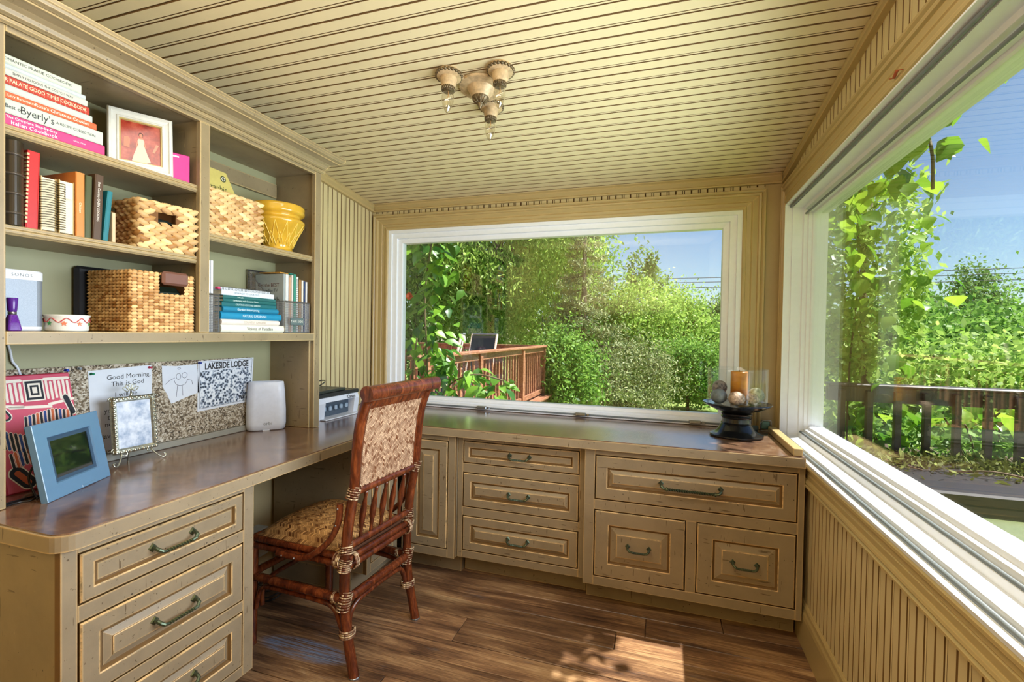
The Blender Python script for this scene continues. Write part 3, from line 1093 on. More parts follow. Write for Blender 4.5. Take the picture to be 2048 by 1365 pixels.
for s in (-1, 1):
    Y_ = .19 * s
    wrap((bx(.15) - .004, Y_ - .006 * s, .147), (0, 0, 1), .0265, .03, 4, .0032)
    wrap((bx(.262), Y_, .262), (.1, .2, 1), .0215, .075, 8)
    wrap((bx(.395), Y_, .392), (.15, .1, 1), .0225, .05, 7)
    wrap((bx(.45), Y_, .45), (-.2, .3, 1), .021, .045, 6)
    wrap((bx(.655), Y_, .655), (.2, .3, 1), .0212, .05, 6)
    wrap((-.062, .19 * s, .405), (1, 0, 0), .0285, .03, 5)
    wrap((-.032, .165 * s, .399), (0, 1, 0), .0285, .02, 4)
    wrap((-.085, .191 * s, .266), (1, 0, .2), .0175, .018, 3)
# ------------------------------------------------------------------ books and shelf contents
_pl = {}


def colr(rgb, rough=.45, var=.05):
    k = (rgb, rough)
    if k not in _pl: _pl[k] = plain('cover_%d_%d_%d' % rgb, rgb, rough, var=var)
    return _pl[k]


M_LT = colr((245, 240, 225), .6)


def book(label, cx, cy, cz, L, T, Dp, rgb, titles=(), lying=True, rz=0.0, tilt=0.0, group=None, name='book', rough=.42, round_spine=False, cover=None, open_spine=False):
    """spine faces local +x at x=0; lying: long side along y, thickness z; standing: long side z, thickness y (origin at centre of base of spine)
    titles: (string, offset along spine -.5...5, size fraction of thickness, ink rgb, squeeze)"""
    t = thing(name, label, 'book', (cx, cy, cz), rz, group, rx=tilt)
    cm = cover or colr(rgb, rough)
    k = min(.0022, T * .16)
    if lying:
        B = lambda x0, x1, l0, l1, t0, t1, m: m.box(x0, x1, l0 - L / 2, l1 - L / 2, t0, t1, .0006)
    else:
        B = lambda x0, x1, l0, l1, t0, t1, m: m.box(x0, x1, t0 - T / 2, t1 - T / 2, l0, l1, .0006)
    m = MB()
    B(-Dp, 0, 0, L, 0, k, m); B(-Dp, 0, 0, L, T - k, T, m)
    if not open_spine:
        if round_spine:
            n = 8
            pts = [(-.004 + .010 * math.sin(PI * i / n), T / 2 - T / 2 * math.cos(PI * i / n)) for i in range(n + 1)]
            if lying: m.prism(pts, lambda a, b: (a, -L / 2, b), lambda a, b: (a, L / 2, b))
            else: m.prism(pts, lambda a, b: (a, b - T / 2, 0), lambda a, b: (a, b - T / 2, L))
        else:
            B(-k, 0, 0, L, k, T - k, m)
    m.build('cover', cm, t, local=True)
    m = MB()
    B(-Dp + .004, -k * 1.05, .003, L - .003, k * 1.02, T - k * 1.02, m)
    m.build('pages', M_CREAM, t, local=True)
    off = .0066 if round_spine else .0006
    for ti in titles:
        s, o, sz, ink, sx = ti
        if lying: text(t, s, sz * T, (off, o * L, T / 2), (0, 1, 0), (0, 0, 1), colr(ink, .6), sx=sx, local=True)
        else: text(t, s, sz * T, (off, 0, L / 2 - o * L), (0, 0, -1), (0, 1, 0), colr(ink, .6), sx=sx, local=True)
    return t


# --- cookbook stack, top-left shelf (bottom to top)
INK = (44, 46, 50)
RED = (170, 44, 40)
st = [
    (.028, .748, .978, (206, 62, 122), [('GINA STEER', .22, .2, (250, 220, 230), 1)], 'bright pink Italian cookbook at the bottom of the cookbook stack'),
    (.037, .749, .972, (186, 194, 186), [('Best of', -.41, .38, INK, .85), ('Byerly\u2019s', -.19, .74, INK, .85), ('A RECIPE COLLECTION', .20, .27, INK, .9)], 'thick pale cookbook with large dark script lettering, second from bottom of the stack'),
    (.017, .750, .955, (214, 98, 60), [('Levy Beranbaum', -.33, .5, (250, 235, 215), 1), ('Rose\u2019s Christmas Cookies', .1, .68, (252, 244, 230), 1.0)], 'orange-red Christmas cookie book in the cookbook stack'),
    (.018, .750, .945, (180, 188, 184), [], 'plain pale grey cookbook in the stack just below the red plaid one'),
    (.022, .750, .938, (172, 54, 40), [('SILVER PALATE GOOD TIMES COOKBOOK', -.08, .62, (245, 225, 190), .78)], 'red plaid cookbook with cream capitals in the stack'),
    (.017, .750, .932, (190, 193, 184), [('SIMPLY DELICIOUS THE COSTCO WAY', -.05, .52, INK, .85)], 'white cookbook lying directly on the red plaid one'),
    (.012, .751, .928, (178, 188, 192), [], 'thin pale blue-white book second from the top of the cookbook stack'),
    (.023, .751, .918, (188, 196, 184), [('A ROMANTIC PRAIRIE COOKBOOK', -.12, .46, INK, .95)], 'white cookbook on top of the cookbook stack'),
]
z = 1.7375
for T, y0, y1, rgb, ti, lab in st:
    b = book(lab, -1.598 - random.uniform(0, .004), (y0 + y1) / 2, z, y1 - y0, T, .185, rgb, ti, group='cookbooks stacked on the top left shelf')
    if 'pink' in lab:
        text(b, 'The Complete Step-by-Step', T * .34, (.0007, -.055, T * .74), (0, 1, 0), (0, 0, 1), colr((252, 244, 246), .6), local=True)
        text(b, 'Italian Cookbook', T * .5, (.0007, -.05, T * .30), (0, 1, 0), (0, 0, 1), colr((252, 244, 246), .6), local=True)
    if lab.startswith('red plaid'):
        m = MB()
        for i in range(16): m.box(0, .0004, -.094 + .0118 * i, -.0932 + .0118 * i, .001, T - .001)
        m.build('plaid_line', colr((212, 128, 104), .6), b, local=True)
    z += T + .0004

# --- white picture frame with a red-toned photograph
fr = thing('picture_frame', 'white moulded picture frame with a red-toned wedding photograph', 'picture frame', (-1.655, 1.118, 1.7375), math.radians(-30), ry=math.radians(-9))
W_, H_ = .172, .205


def frame_local(t, W_, H_, prof, mat, nm='frame'):
    m = MB()
    loops = []
    for i, d in prof:
        loops.append([(d, -W_ / 2 + i, i), (d, W_ / 2 - i, i), (d, W_ / 2 - i, H_ - i), (d, -W_ / 2 + i, H_ - i)])
    m.rings(loops, False)
    return m.build(nm, mat, t, local=True)


frame_local(fr, W_, H_, [(0, -.012), (0, .006), (.004, .012), (.010, .012), (.013, .008), (.022, .006), (.025, .009), (.029, .009), (.031, .002), (.031, -.012), (0, -.012)], colr((212, 212, 204), .35))
frame_local(fr, W_ - .06, H_ - .06, [(0, -.004), (0, .006), (.003, .006), (.0045, .0), (.0045, -.004)], colr((190, 170, 110), .35), 'inner_bead').location = (0, 0, .03)
M_PHOTO = (lambda g: (g.set(color=g.ramp(g.noise(g.coord('Object', (1, 14, 14)), 2.2, 4), [(.3, srgb(96, 24, 16)), (.5, srgb(160, 56, 40)), (.7, srgb(186, 92, 70))]), rough=.2), g.m)[1])(N('red_photo_print'))
MB().box(-.010, -.0005, -.056, .056, .0325, H_ - .0325).build('photograph', M_PHOTO, fr, local=True)
fig = lambda pts, mat, nm, x1=.0004: MB().prism(pts, lambda a, b: (-.0006, a, b), lambda a, b: (x1, a, b)).build(nm, mat, fr, local=True)
oct_ = lambda cy, cz, ry, rz: [(cy + ry * math.cos(2 * PI * k / 12), cz + rz * math.sin(2 * PI * k / 12)) for k in range(12)]
M_DRS, M_SKN = colr((214, 192, 176), .4), colr((196, 130, 104), .4)
fig([(-.024, .037), (-.010, .034), (.010, .034), (.026, .040), (.018, .062), (.012, .082), (.0075, .096), (.009, .110), (.006, .116), (-.006, .116), (-.009, .110), (-.0075, .096), (-.013, .078), (-.019, .058)], M_DRS, 'printed_dress')
fig([(-.009, .110), (-.006, .120), (.006, .120), (.009, .110), (.013, .094), (.010, .080), (.008, .082), (.0095, .095), (.0065, .108), (-.0065, .108), (-.0095, .095), (-.008, .082), (-.010, .080), (-.013, .094)], M_SKN, 'printed_arms', .0002)
fig(oct_(0, .131, .0062, .0082), colr((70, 26, 18), .4), 'printed_hair', .0002)
fig(oct_(0, .1285, .0046, .0062), M_SKN, 'printed_face', .0005)
fig([(-.045, .082), (-.030, .080), (-.028, .112), (-.034, .118), (-.044, .114)], colr((198, 128, 104), .4), 'printed_chair', .0001)
fig([(.030, .078), (.036, .076), (.048, .108), (.040, .108)], colr((204, 140, 116), .4), 'printed_sconce', .0001)
MB().box(-.016, -.011, -.08, .08, .004, H_ - .004).build('backing', colr((120, 90, 60), .8), fr, local=True)

# --- small magenta box
t = thing('small_box', 'small magenta box at the right end of the top left shelf', 'box', (-1.63, 1.232, 1.7375), math.radians(-24))
MB().box(-.014, .014, -.034, .024, 0, .096, .002).build('body', colr((196, 36, 128), .35), t, local=True)
MB().box(.0141, .0146, -.026, -.008, .082, .087).build('price_sticker', M_PAPER, t, local=True)

# --- middle-left shelf
z2 = 1.4845
t = thing('leather_binder', 'tall dark leather album with four raised bands at the left of the middle shelf', 'binder', (-1.60, .769, z2))
m = MB()
n = 10
sp_ = [(.0 + .014 * math.sin(PI * i / n), -.021 + .042 * i / n) for i in range(n + 1)]
m.prism(sp_ + [(-.19, .021), (-.19, -.021)], lambda a, b: (a, b, 0), lambda a, b: (a, b, .215))
m.build('cover', colr((48, 40, 30), .3), t, local=True)
for k in range(4):
    m = MB()
    m.tube([(-.002 + .0155 * math.sin(PI * i / n), -.0215 + .043 * i / n, .03 + .05 * k) for i in range(n + 1)], .0035, 6)
    m.build('raised_band', colr((70, 62, 54), .25), t, local=True, smooth=True)
b = book('tall red comb-bound cookbook beside the dark leather album', -1.603, .807, z2, .205, .026, .17, (182, 26, 28), lying=False, tilt=math.radians(-1.5), group='cookbooks standing on the middle left shelf')
m = MB()
for k in range(18): m.box(-.02, .004, -.0155, -.011, .012 + .0105 * k, .018 + .0105 * k)
m.build('comb_binding', colr((214, 190, 150), .5), b, local=True)


def coil(parent, x, y, z0, z1, R, n, mat, ax='z'):
    m = MB()
    for k in range(n):
        zz = z0 + (z1 - z0) * (k + .5) / n
        pts = []
        for i in range(9):
            a = 2 * PI * i / 8
            p = (x + R * math.cos(a), y + R * math.sin(a), zz) if ax == 'z' else (x + R * math.cos(a), zz, y + R * math.sin(a))
            pts.append(p)
        m.tube(pts, .0009, 4, cap=False)
    return m.build('wire_coil', mat, parent, local=True, smooth=True)


M_WIRE = plain('dark_wire', (70, 60, 48), .35, .8)
t = book('worn cream notebook with wire rings beside the red cookbook', -1.605, .845, z2, .148, .034, .15, (206, 186, 140), lying=False, open_spine=True, group='cookbooks standing on the middle left shelf')
coil(t, -.004, .0, .008, .14, .0185, 20, M_WIRE)
t = book('thick wire-bound recipe notebook with yellowed pages', -1.603, .885, z2, .150, .036, .15, (196, 168, 112), lying=False, open_spine=True, group='cookbooks standing on the middle left shelf')
coil(t, -.004, -.012, .008, .14, .010, 20, M_WIRE)
MB().box(.0005, .001, -.004, .012, .1, .135).build('loose_note', colr((226, 226, 214), .8), t, local=True)
t = thing('recipe_box', 'green and blue recipe box behind the wire-bound notebooks', 'box', (-1.768, .868, z2))
MB().box(-.055, -.012, -.035, .035, 0, .188, .003).build('body', colr((22, 128, 84), .4), t, local=True)
MB().box(-.0118, .0, -.035, .035, 0, .188, .003).build('blue_panel', colr((34, 156, 196), .4), t, local=True)
book('narrow orange cookbook standing on the middle left shelf', -1.601, .9155, z2, .183, .0215, .17, (204, 126, 58), [('Chicken', .05, .42, (240, 214, 180), 1)], lying=False, group='cookbooks standing on the middle left shelf')
book('dark green cookbook between the orange and brown ones', -1.605, .9360, z2, .182, .017, .17, (70, 76, 40), lying=False, tilt=math.radians(-1), group='cookbooks standing on the middle left shelf')
book('dark brown cabin cookbook with white spine lettering', -1.60, .957, z2, .192, .022, .17, (78, 56, 38), [('Best Country CABIN COOKING', -.08, .42, (238, 232, 222), .92)], lying=False, tilt=math.radians(-2), group='cookbooks standing on the middle left shelf')
book('thin teal hardback leaning beside the brown cabin cookbook', -1.60, .979, z2, .152, .014, .16, (26, 112, 124), lying=False, tilt=math.radians(-5), group='cookbooks standing on the middle left shelf')
book('small beige booklet between teal book and basket', -1.603, 1.004, z2, .09, .010, .10, (206, 180, 146), lying=False, group='cookbooks standing on the middle left shelf')
book('red book tucked behind the small beige booklet', -1.72, 1.035, z2, .165, .022, .10, (168, 40, 36), lying=False, group='cookbooks standing on the middle left shelf')


# --- baskets
def lump(mb, c, U, V, Nn, l, w, h, tint):
    c, U, V, Nn = Vector(c), Vector(U), Vector(V), Vector(Nn)
    P = [c - U * l, c - U * l * .35 - V * w, c + U * l * .35 - V * w, c + U * l, c + U * l * .35 + V * w, c - U * l * .35 + V * w,
         c - U * l * .42 + Nn * h, c + U * l * .42 + Nn * h]
    mb.add(P, [(0, 1, 6), (1, 2, 7, 6), (2, 3, 7), (3, 4, 7), (4, 5, 6, 7), (5, 0, 6)], tint)


def weave_face(mb, org, U, V, W_, H_, lw, lh, hole=None, style='braid', bulge=0.0):
    U, V = Vector(U).normalized(), Vector(V).normalized()
    Nn = U.cross(V)
    rows = max(2, round(H_ / lh))
    cols = max(2, round(W_ / lw))
    lh2, lw2 = H_ / rows, W_ / cols
    for r in range(rows):
        for c in range(cols):
            a = (c + .5 + (.5 if (r % 2 and style == 'braid') else 0)) * lw2
            if a > W_: a -= W_
            b = (r + .5) * lh2
            if hole and hole[0] - lw2 * .3 < a < hole[1] + lw2 * .3 and hole[2] - lh2 * .2 < b < hole[3] + lh2 * .2: continue
            ang = (.38 if r % 2 else -.38) if style == 'braid' else .25
            ang += random.uniform(-.12, .12)
            U2 = U * math.cos(ang) + V * math.sin(ang)
            V2 = -U * math.sin(ang) + V * math.cos(ang)
            k = .62 if style == 'braid' else .60
            lump(mb, Vector(org) + U * a + V * b, U2, V2, Nn, lw2 * k * random.uniform(1.0, 1.15), lh2 * (.72 if style == 'braid' else .56), lh2 * (.85 if style == 'braid' else .7), min(1, max(0, random.gauss(.5, .28))))


def basket(label, loc, rz, W_, D_, H_, mat, under, style, lw, lh, hole=None, group=None, taper=.0):
    """front faces +x; origin at centre of base"""
    t = thing('basket', label, 'basket', loc, rz, group)
    th = .006
    m = MB()
    hx, hy = D_ / 2, W_ / 2
    if hole:
        a0, a1, b0, b1 = hole
        for q in ((-hy, hy, 0, b0), (-hy, hy, b1, H_), (-hy, -hy + a0, b0, b1), (-hy + a1, hy, b0, b1)):
            if q[3] - q[2] > .001: m.box(hx - th, hx, q[0], q[1], q[2], q[3])
    else:
        m.box(hx - th, hx, -hy, hy, 0, H_)
    m.box(-hx, -hx + th, -hy, hy, 0, H_)
    m.box(-hx + th, hx - th, -hy, -hy + th, 0, H_); m.box(-hx + th, hx - th, hy - th, hy, 0, H_)
    m.box(-hx, hx, -hy, hy, 0, .004)
    m.build('shell', under, t, local=True)
    m = MB()
    weave_face(m, (hx, -hy, 0), (0, 1, 0), (0, 0, 1), W_, H_, lw, lh, hole, style)
    weave_face(m, (-hx, -hy, 0), (1, 0, 0), (0, 0, 1), D_, H_, lw, lh, None, style)
    weave_face(m, (hx, hy, 0), (-1, 0, 0), (0, 0, 1), D_, H_, lw, lh, None, style)
    weave_face(m, (-hx, hy, 0), (0, -1, 0), (0, 0, 1), W_, H_, lw * 1.6, lh * 1.6, None, style)
    o = m.build('weave', mat, t, local=True, smooth=True)
    o['kind'] = 'stuff'
    m = MB()
    r = lh * .5
    R = [(hx, -hy), (hx, hy), (-hx, hy), (-hx, -hy), (hx, -hy)]
    for (x0, y0), (x1, y1) in zip(R, R[1:]):
        n = max(3, int(math.hypot(x1 - x0, y1 - y0) / lw))
        for i in range(n):
            p = Vector((x0 + (x1 - x0) * (i + .5) / n, y0 + (y1 - y0) * (i + .5) / n, H_))
            d = Vector((x1 - x0, y1 - y0, 0)).normalized()
            m.ball(p, *( (r, lw * .56, r) if abs(d.y) > .5 else (lw * .56, r, r)), seg=6, n=5, tint=random.uniform(.25, .85))
    m.build('rim', mat, t, local=True, smooth=True)
    return t


M_HYA = tinted('water_hyacinth', (160, 112, 58), (246, 214, 156), .5)
M_SEA = tinted('seagrass', (158, 106, 50), (240, 200, 140), .5)
M_HYU = plain('basket_shell_fibre', (112, 74, 36), .8)  # darker brown fibre of the shell behind the weave
b1 = basket('braided water hyacinth basket with cut-out handle on the middle left shelf', (-1.665, 1.172, z2), math.radians(-7), .176, .125, .155, M_HYA, M_HYU, 'braid', .034, .0125, (.062, .118, .088, .126), 'woven baskets in the bookcase')
t = thing('eyeglass_case', 'dark glossy case showing through the handle hole of the hyacinth basket', 'case', (-1.655, 1.172, z2 + .006))
MB().ball((0, 0, .087), .042, .055, .02, 14, 8).box(-.035, .03, -.05, .05, .0, .075, .004).build('shell', colr((30, 44, 44), .15), t, local=True, smooth=True)
z3 = 1.2115
b2 = basket('large seagrass basket with a brown leather handle on the lower shelf', (-1.692, 1.150, z3), 0, .205, .2, .193, M_SEA, M_HYU, 'rib', .0165, .0105, (.085, .172, .128, .190), 'woven baskets in the bookcase')
MB().box(.098, .115, -.014, .076, .158, .203, .007).build('leather_grip', colr((112, 74, 62), .5), b2, local=True)
t = thing('dark_pouch', 'dark green pouch inside the seagrass basket', 'pouch', (-1.695, 1.150, z3 + .005))
MB().box(-.08, .085, -.085, .085, 0, .15, .02).build('body', colr((22, 34, 26), .25), t, local=True)
t = thing('black_bag', 'black bag pushed behind the seagrass basket', 'bag', (-1.814, 1.03, z3))
MB().box(-.012, .010, -.01, .15, 0, .212, .01).build('body', colr((18, 18, 24), .6), t, local=True)
b3 = basket('shallow braided basket holding a magazine on the upper right shelf', (-1.695, 1.444, 1.5775), 0, .245, .155, .172, M_HYA, M_HYU, 'braid', .034, .0125, None, 'woven baskets in the bookcase')
t = thing('magazine', 'yellow-bordered magazine standing in the upper right basket', 'magazine', (-1.725, 1.42, 1.5775 + .0055), 0, ry=math.radians(-6))
m = MB()
m.prism([(-.1, 0), (.112, 0), (.136, .212), (.098, .292), (-.1, .298)], lambda a, b: (0, a, b), lambda a, b: (.004, a, b))
m.build('cover', colr((206, 190, 110), .3), t, local=True)
text(t, 'Geographic', .034, (.0045, .026, .218), (0, 1, 0), (0, 0, 1), colr((60, 66, 40), .5), local=True, sx=.9)
m = MB()
m.lathe([(.0, 0), (.013, 0), (.013, .0008), (0, .0008)], (.0042, .082, .262), 16, ax='x')
m.build('seal', colr((70, 74, 44), .5), t, local=True)
m = MB(); m.lathe([(.0085, 0), (.0085, .0012), (.006, .0012), (.006, 0)], (.0044, .082, .262), 16, ax='x', cap=False); m.build('seal_ring', M_LT, t, local=True)

# --- yellow bowl
t = thing('yellow_planter', 'glossy yellow ceramic planter with raised zigzag relief on the upper right shelf', 'planter', (-1.678, 1.722, 1.5775))
M_YEL = plain('yellow_glaze', (202, 158, 48), .16, var=.12, scale=14, coat=.4)
pr = [(.0, .0), (.060, 0), (.064, .008), (.060, .014), (.066, .03), (.085, .075), (.104, .112), (.112, .128), (.114, .136), (.108, .144), (.097, .15), (.096, .158), (.102, .163), (.110, .168), (.113, .178), (.111, .187), (.113, .196), (.111, .205), (.105, .208), (.1, .205), (.095, .18), (.09, .15), (.07, .06), (.0, .02)]
MB().lathe(pr, (0, 0, 0), 40, cap=False).build('body', M_YEL, t, local=True, smooth=True, angle=60)


def bowl_r(z):
    for (r0, z0), (r1, z1) in zip(pr[3:9], pr[4:9]):
        if z0 <= z <= z1: return r0 + (r1 - r0) * (z - z0) / max(1e-6, z1 - z0)
    return .11


m = MB()
for ph, za, zb in ((0, .03, .125), (.5, .02, .08)):
    N_ = 14
    for i in range(N_):
        for d in (-1, 1):
            pts = []
            for k in range(6):
                u = k / 5
                a = 2 * PI * (i + ph + d * .5 * (1 - u)) / N_
                zz = za + (zb - za) * u
                r = bowl_r(zz) + .0005
                pts.append((r * math.cos(a), r * math.sin(a), zz))
            m.tube(pts, .0018, 5)
m.build('relief', plain('yellow_relief', (228, 190, 84), .2), t, local=True, smooth=True)

# --- lower left shelf smalls
t = thing('speaker', 'white and grey wireless speaker at the left end of the lower shelf', 'speaker', (-1.70, .803, z3))


def rrect(hx, hy, r, n=5):
    P = []
    for cx, cy, a0 in ((hx - r, hy - r, 0), (-hx + r, hy - r, PI / 2), (-hx + r, -hy + r, PI), (hx - r, -hy + r, 3 * PI / 2)):
        for k in range(n + 1):
            a = a0 + PI / 2 * k / n
            P.append((cx + r * math.cos(a), cy + r * math.sin(a)))
    return P


def rr_stack(mb, lv, n=5):
    mb.rings([[(x, y_, z) for x, y_ in rrect(hx, hy, r, n)] for hx, hy, r, z in lv], True, True)
    return mb


rr_stack(MB(), [(.054, .054, .02, .0), (.056, .056, .02, .004), (.056, .056, .02, .012)]).build('base', M_WHITE, t, local=True)
rr_stack(MB(), [(.0562, .0562, .02, .0122), (.0562, .0562, .02, .138)]).build('grille', plain('grey_grille', (128, 136, 148), .4, .3, var=.2, scale=900), t, local=True)
rr_stack(MB(), [(.0566, .0566, .02, .1382), (.0566, .0566, .02, .160), (.054, .054, .02, .164)]).build('top_cap', M_WHITE, t, local=True)
text(t, 'SONOS', .012, (.0572, .004, .150), (0, 1, 0), (0, 0, 1), M_GASKET, local=True, spacing=1.2)
t = thing('nail_polish', 'small purple nail polish bottle in front of the speaker', 'bottle', (-1.612, .772, z3))
rr_stack(MB(), [(.013, .013, .004, 0), (.0145, .0145, .004, .003), (.012, .012, .005, .022), (.009, .009, .006, .040), (.0075, .0075, .006, .043)]).build('glass', plain('purple_varnish', (92, 40, 140), .12, var=.3, scale=300, coat=.6), t, local=True)
MB().lathe([(.0085, .043), (.0085, .05)], seg=16).build('collar', M_STEEL, t, local=True, smooth=True)
MB().lathe([(.0082, .05), (.0095, .055), (.0112, .085), (.0105, .0865), (0, .0865)], seg=16).build('cap', plain('purple_cap', (78, 32, 130), .2), t, local=True, smooth=True, angle=40)
t = thing('ceramic_dish', 'low round white dish with red ribbon and star decoration', 'dish', (-1.64, .906, z3))
MB().lathe([(0, 0), (.044, 0), (.048, .004), (.0485, .04), (.051, .043), (.051, .0465), (.047, .0475), (.045, .044), (.044, .008), (0, .006)], seg=40, cap=False).build('body', colr((236, 238, 232), .12), t, local=True, smooth=True, angle=50)
m = MB()
n = 80
pts = [(.0488 * math.cos(a), .0488 * math.sin(a), .031 + .006 * math.sin(a * 9)) for a in [2 * PI * k / n for k in range(n + 1)]]
m.tube(pts, .0014, 5)
m.build('ribbon', colr((190, 74, 76), .3), t, local=True, smooth=True)
for k in range(9):
    a = 2 * PI * (k + .1) / 9
    c = Vector((math.cos(a), math.sin(a), 0)); u = Vector((-math.sin(a), math.cos(a), 0))
    P = []
    for j in range(10):
        r = .008 if j % 2 == 0 else .0034
        P.append(c * .0487 + u * r * math.sin(2 * PI * j / 10) + Vector((0, 0, .022 + r * math.cos(2 * PI * j / 10))))
    m = MB(); m.add([c * .0492 + Vector((0, 0, .022))] + P + [p + c * .0008 for p in P], [(i + 11, (i + 1) % 10 + 11, 0) for i in range(10)])
    m.build('star', colr((50, 150, 70) if k % 2 else (226, 120, 90), .3), t, local=True, recalc=True)

# --- lower right shelf
M_MESH = plain('silver_mesh', (156, 160, 166), .35, .8)


def mesh_sheet(mb, org, U, V, poly_h, W_, n, gauge=.0009):
    U, V = Vector(U), Vector(V)
    for i in range(n + 1):
        a = W_ * i / n
        mb.tube([Vector(org) + U * a, Vector(org) + U * a + V * poly_h(a)], gauge, 4, cap=False)
    hm = max(poly_h(0), poly_h(W_))
    k = int(hm / (W_ / n))
    for j in range(k + 1):
        h = hm * j / k
        a0, a1 = None, None
        for i in range(41):
            a = W_ * i / 40
            if poly_h(a) >= h - 1e-6:
                a0 = a if a0 is None else a0
                a1 = a
        if a0 is not None and a1 > a0: mb.tube([Vector(org) + U * a0 + V * h, Vector(org) + U * a1 + V * h], gauge, 4, cap=False)


def magfile(label, y0, y1, hf, hb):
    t = thing('magazine_file', label, 'magazine file', (-1.71, (y0 + y1) / 2, z3), group='silver mesh magazine files')
    xf, xb = -1.603, -1.815
    dpt = xf - xb
    ph = lambda a: hf if a < .07 else hf + (hb - hf) * (a - .07) / (dpt - .07)
    m = MB()
    for yy in (y0, y1): mesh_sheet(m, (xf, yy, z3 + .003), (-1, 0, 0), (0, 0, 1), ph, dpt, 30)
    mesh_sheet(m, (xf, y0, z3 + .003), (0, 1, 0), (0, 0, 1), lambda a: hf, y1 - y0, max(8, int((y1 - y0) / .007)))
    mesh_sheet(m, (xb, y0, z3 + .003), (0, 1, 0), (0, 0, 1), lambda a: hb, y1 - y0, max(8, int((y1 - y0) / .007)))
    o = m.build('wire_mesh', M_MESH, t); o['kind'] = 'stuff'
    m = MB()
    for yy in (y0, y1):
        m.tube([(xf, yy, z3 + .002), (xf, yy, z3 + hf), (xf - .07, yy, z3 + hf), (xb, yy, z3 + hb), (xb, yy, z3 + .002), (xf, yy, z3 + .002)], .0025, 6)
    for xx, hh in ((xf, hf), (xb, hb)): m.tube([(xx, y0, z3 + hh), (xx, y1, z3 + hh)], .0025, 6)
    m.box(xb, xf, y0, y1, z3, z3 + .002)
    m.build('rim', M_STEEL, t, smooth=False)
    return t


magfile('silver mesh file with white magazines at the left of the lower right shelf', 1.316, 1.362, .142, .27)
for k in range(3):
    book(('first', 'second', 'third')[k] + ' thin white magazine from the left in the left mesh file', -1.62, 1.325 + .0115 * k, z3 + .0025, .268, .009, .17, (226, 228, 232), lying=False, name='magazine', group='white magazines in the left mesh file')['category'] = 'magazine'
mf = magfile('silver mesh file full of booklets at the right of the lower right shelf', 1.690, 1.842, .14, .285)
MB().box(-1.6025, -1.5985, 1.72, 1.80, z3 + .036, z3 + .068, .001).build('label_plate', colr((86, 102, 104), .3), mf)
text(mf, 'TAPE SIDE', .0135, (-1.598, 1.757, z3 + .052), (0, 1, 0), (0, 0, 1), M_LT, spacing=1.25)
yy = 1.700
for T, H, rgb, lab in ((.010, .262, (150, 158, 158), 'grey satellite television brochure'), (.018, .262, (206, 208, 206), 'pale grey booklet'), (.012, .250, (188, 150, 120), 'tan booklet'), (.010, .262, (214, 206, 198), 'cream booklet with pink edge'), (.014, .268, (52, 138, 118), 'green folder'), (.012, .258, (210, 212, 208), 'spiral white pad'), (.016, .246, (150, 112, 66), 'brown booklet'), (.010, .245, (222, 218, 206), 'white booklet'), (.010, .242, (50, 70, 110), 'navy booklet'), (.010, .24, (226, 224, 220), 'white magazine beside the right panel')):
    b = book(lab + ' in the right mesh file', -1.622, yy + T / 2, z3 + .0025, H, T - .001, .16, rgb, lying=False, name='booklet', group='booklets in the right mesh file')
    b['category'] = 'booklet'
    if 'satellite' in lab:
        text(b, 'Get the BEST', .022, (-.085, -T / 2 - .0002, .212), (1, 0, 0), (0, 0, 1), colr((90, 40, 40), .5), local=True)
        text(b, 'in Satellite TV', .019, (-.085, -T / 2 - .0002, .188), (1, 0, 0), (0, 0, 1), colr((70, 76, 78), .5), local=True)
        text(b, 'dish', .036, (-.05, -T / 2 - .0002, .145), (1, 0, 0), (0, 0, 1), colr((50, 54, 56), .5), local=True)
        MB().box(-.15, -.09, -T / 2 - .0004, -T / 2, .12, .165).build('dark_panel', colr((72, 82, 82), .4), b, local=True)
    if 'spiral' in lab: coil(b, .0, .0, .01, H - .01, .006, 26, M_WIRE)
    yy += T + .003
t = thing('envelope', 'orange and teal envelopes on top of the booklets in the right mesh file', 'envelope', (-1.72, 1.75, z3 + .272))
MB().box(-.06, .06, -.03, .02, 0, .004, .001).build('orange_sheet', colr((222, 158, 60), .5), t, local=True)
MB().box(-.05, .065, .021, .05, 0, .004, .001).build('teal_sheet', colr((40, 160, 150), .5), t, local=True)

st = [
    (.030, 1.375, 1.700, (222, 222, 208), [('Visions of Paradise', .06, .62, (60, 62, 56), .95)], 'large white garden book at the bottom of the lower right stack'),
    (.021, 1.376, 1.660, (226, 214, 204), [('COUNTRY GARDENS', .04, .55, (170, 160, 140), 1)], 'cream country garden book in the lower right stack'),
    (.028, 1.376, 1.674, (26, 132, 172), [('NATURAL GARDENING', .02, .5, (206, 228, 236), .8)], 'bright blue gardening book in the lower right stack'),
    (.021, 1.380, 1.652, (28, 122, 156), [('Garden Entertaining', -.08, .62, (214, 232, 236), 1)], 'blue-teal book of garden entertaining in the lower right stack'),
    (.017, 1.382, 1.650, (22, 98, 104), [('CREATING A COTTAGE GARDEN', -.05, .55, (206, 226, 222), .85)], 'dark teal cottage garden book in the lower right stack'),
    (.013, 1.384, 1.644, (20, 92, 92), [('Landscaping with Container Plants', -.1, .7, (206, 226, 222), .95)], 'thin dark teal container plant book in the lower right stack'),
    (.012, 1.384, 1.642, (36, 96, 96), [('THE LIFE', -.2, .6, (206, 226, 222), 1)], 'thin green-teal book third from the top of the lower right stack'),
    (.020, 1.380, 1.634, (206, 214, 222), [('HOW NOT TO LOOK OLD', -.05, .5, (90, 110, 130), 1)], 'pale book second from the top of the lower right stack'),
]
z = z3 + .0004
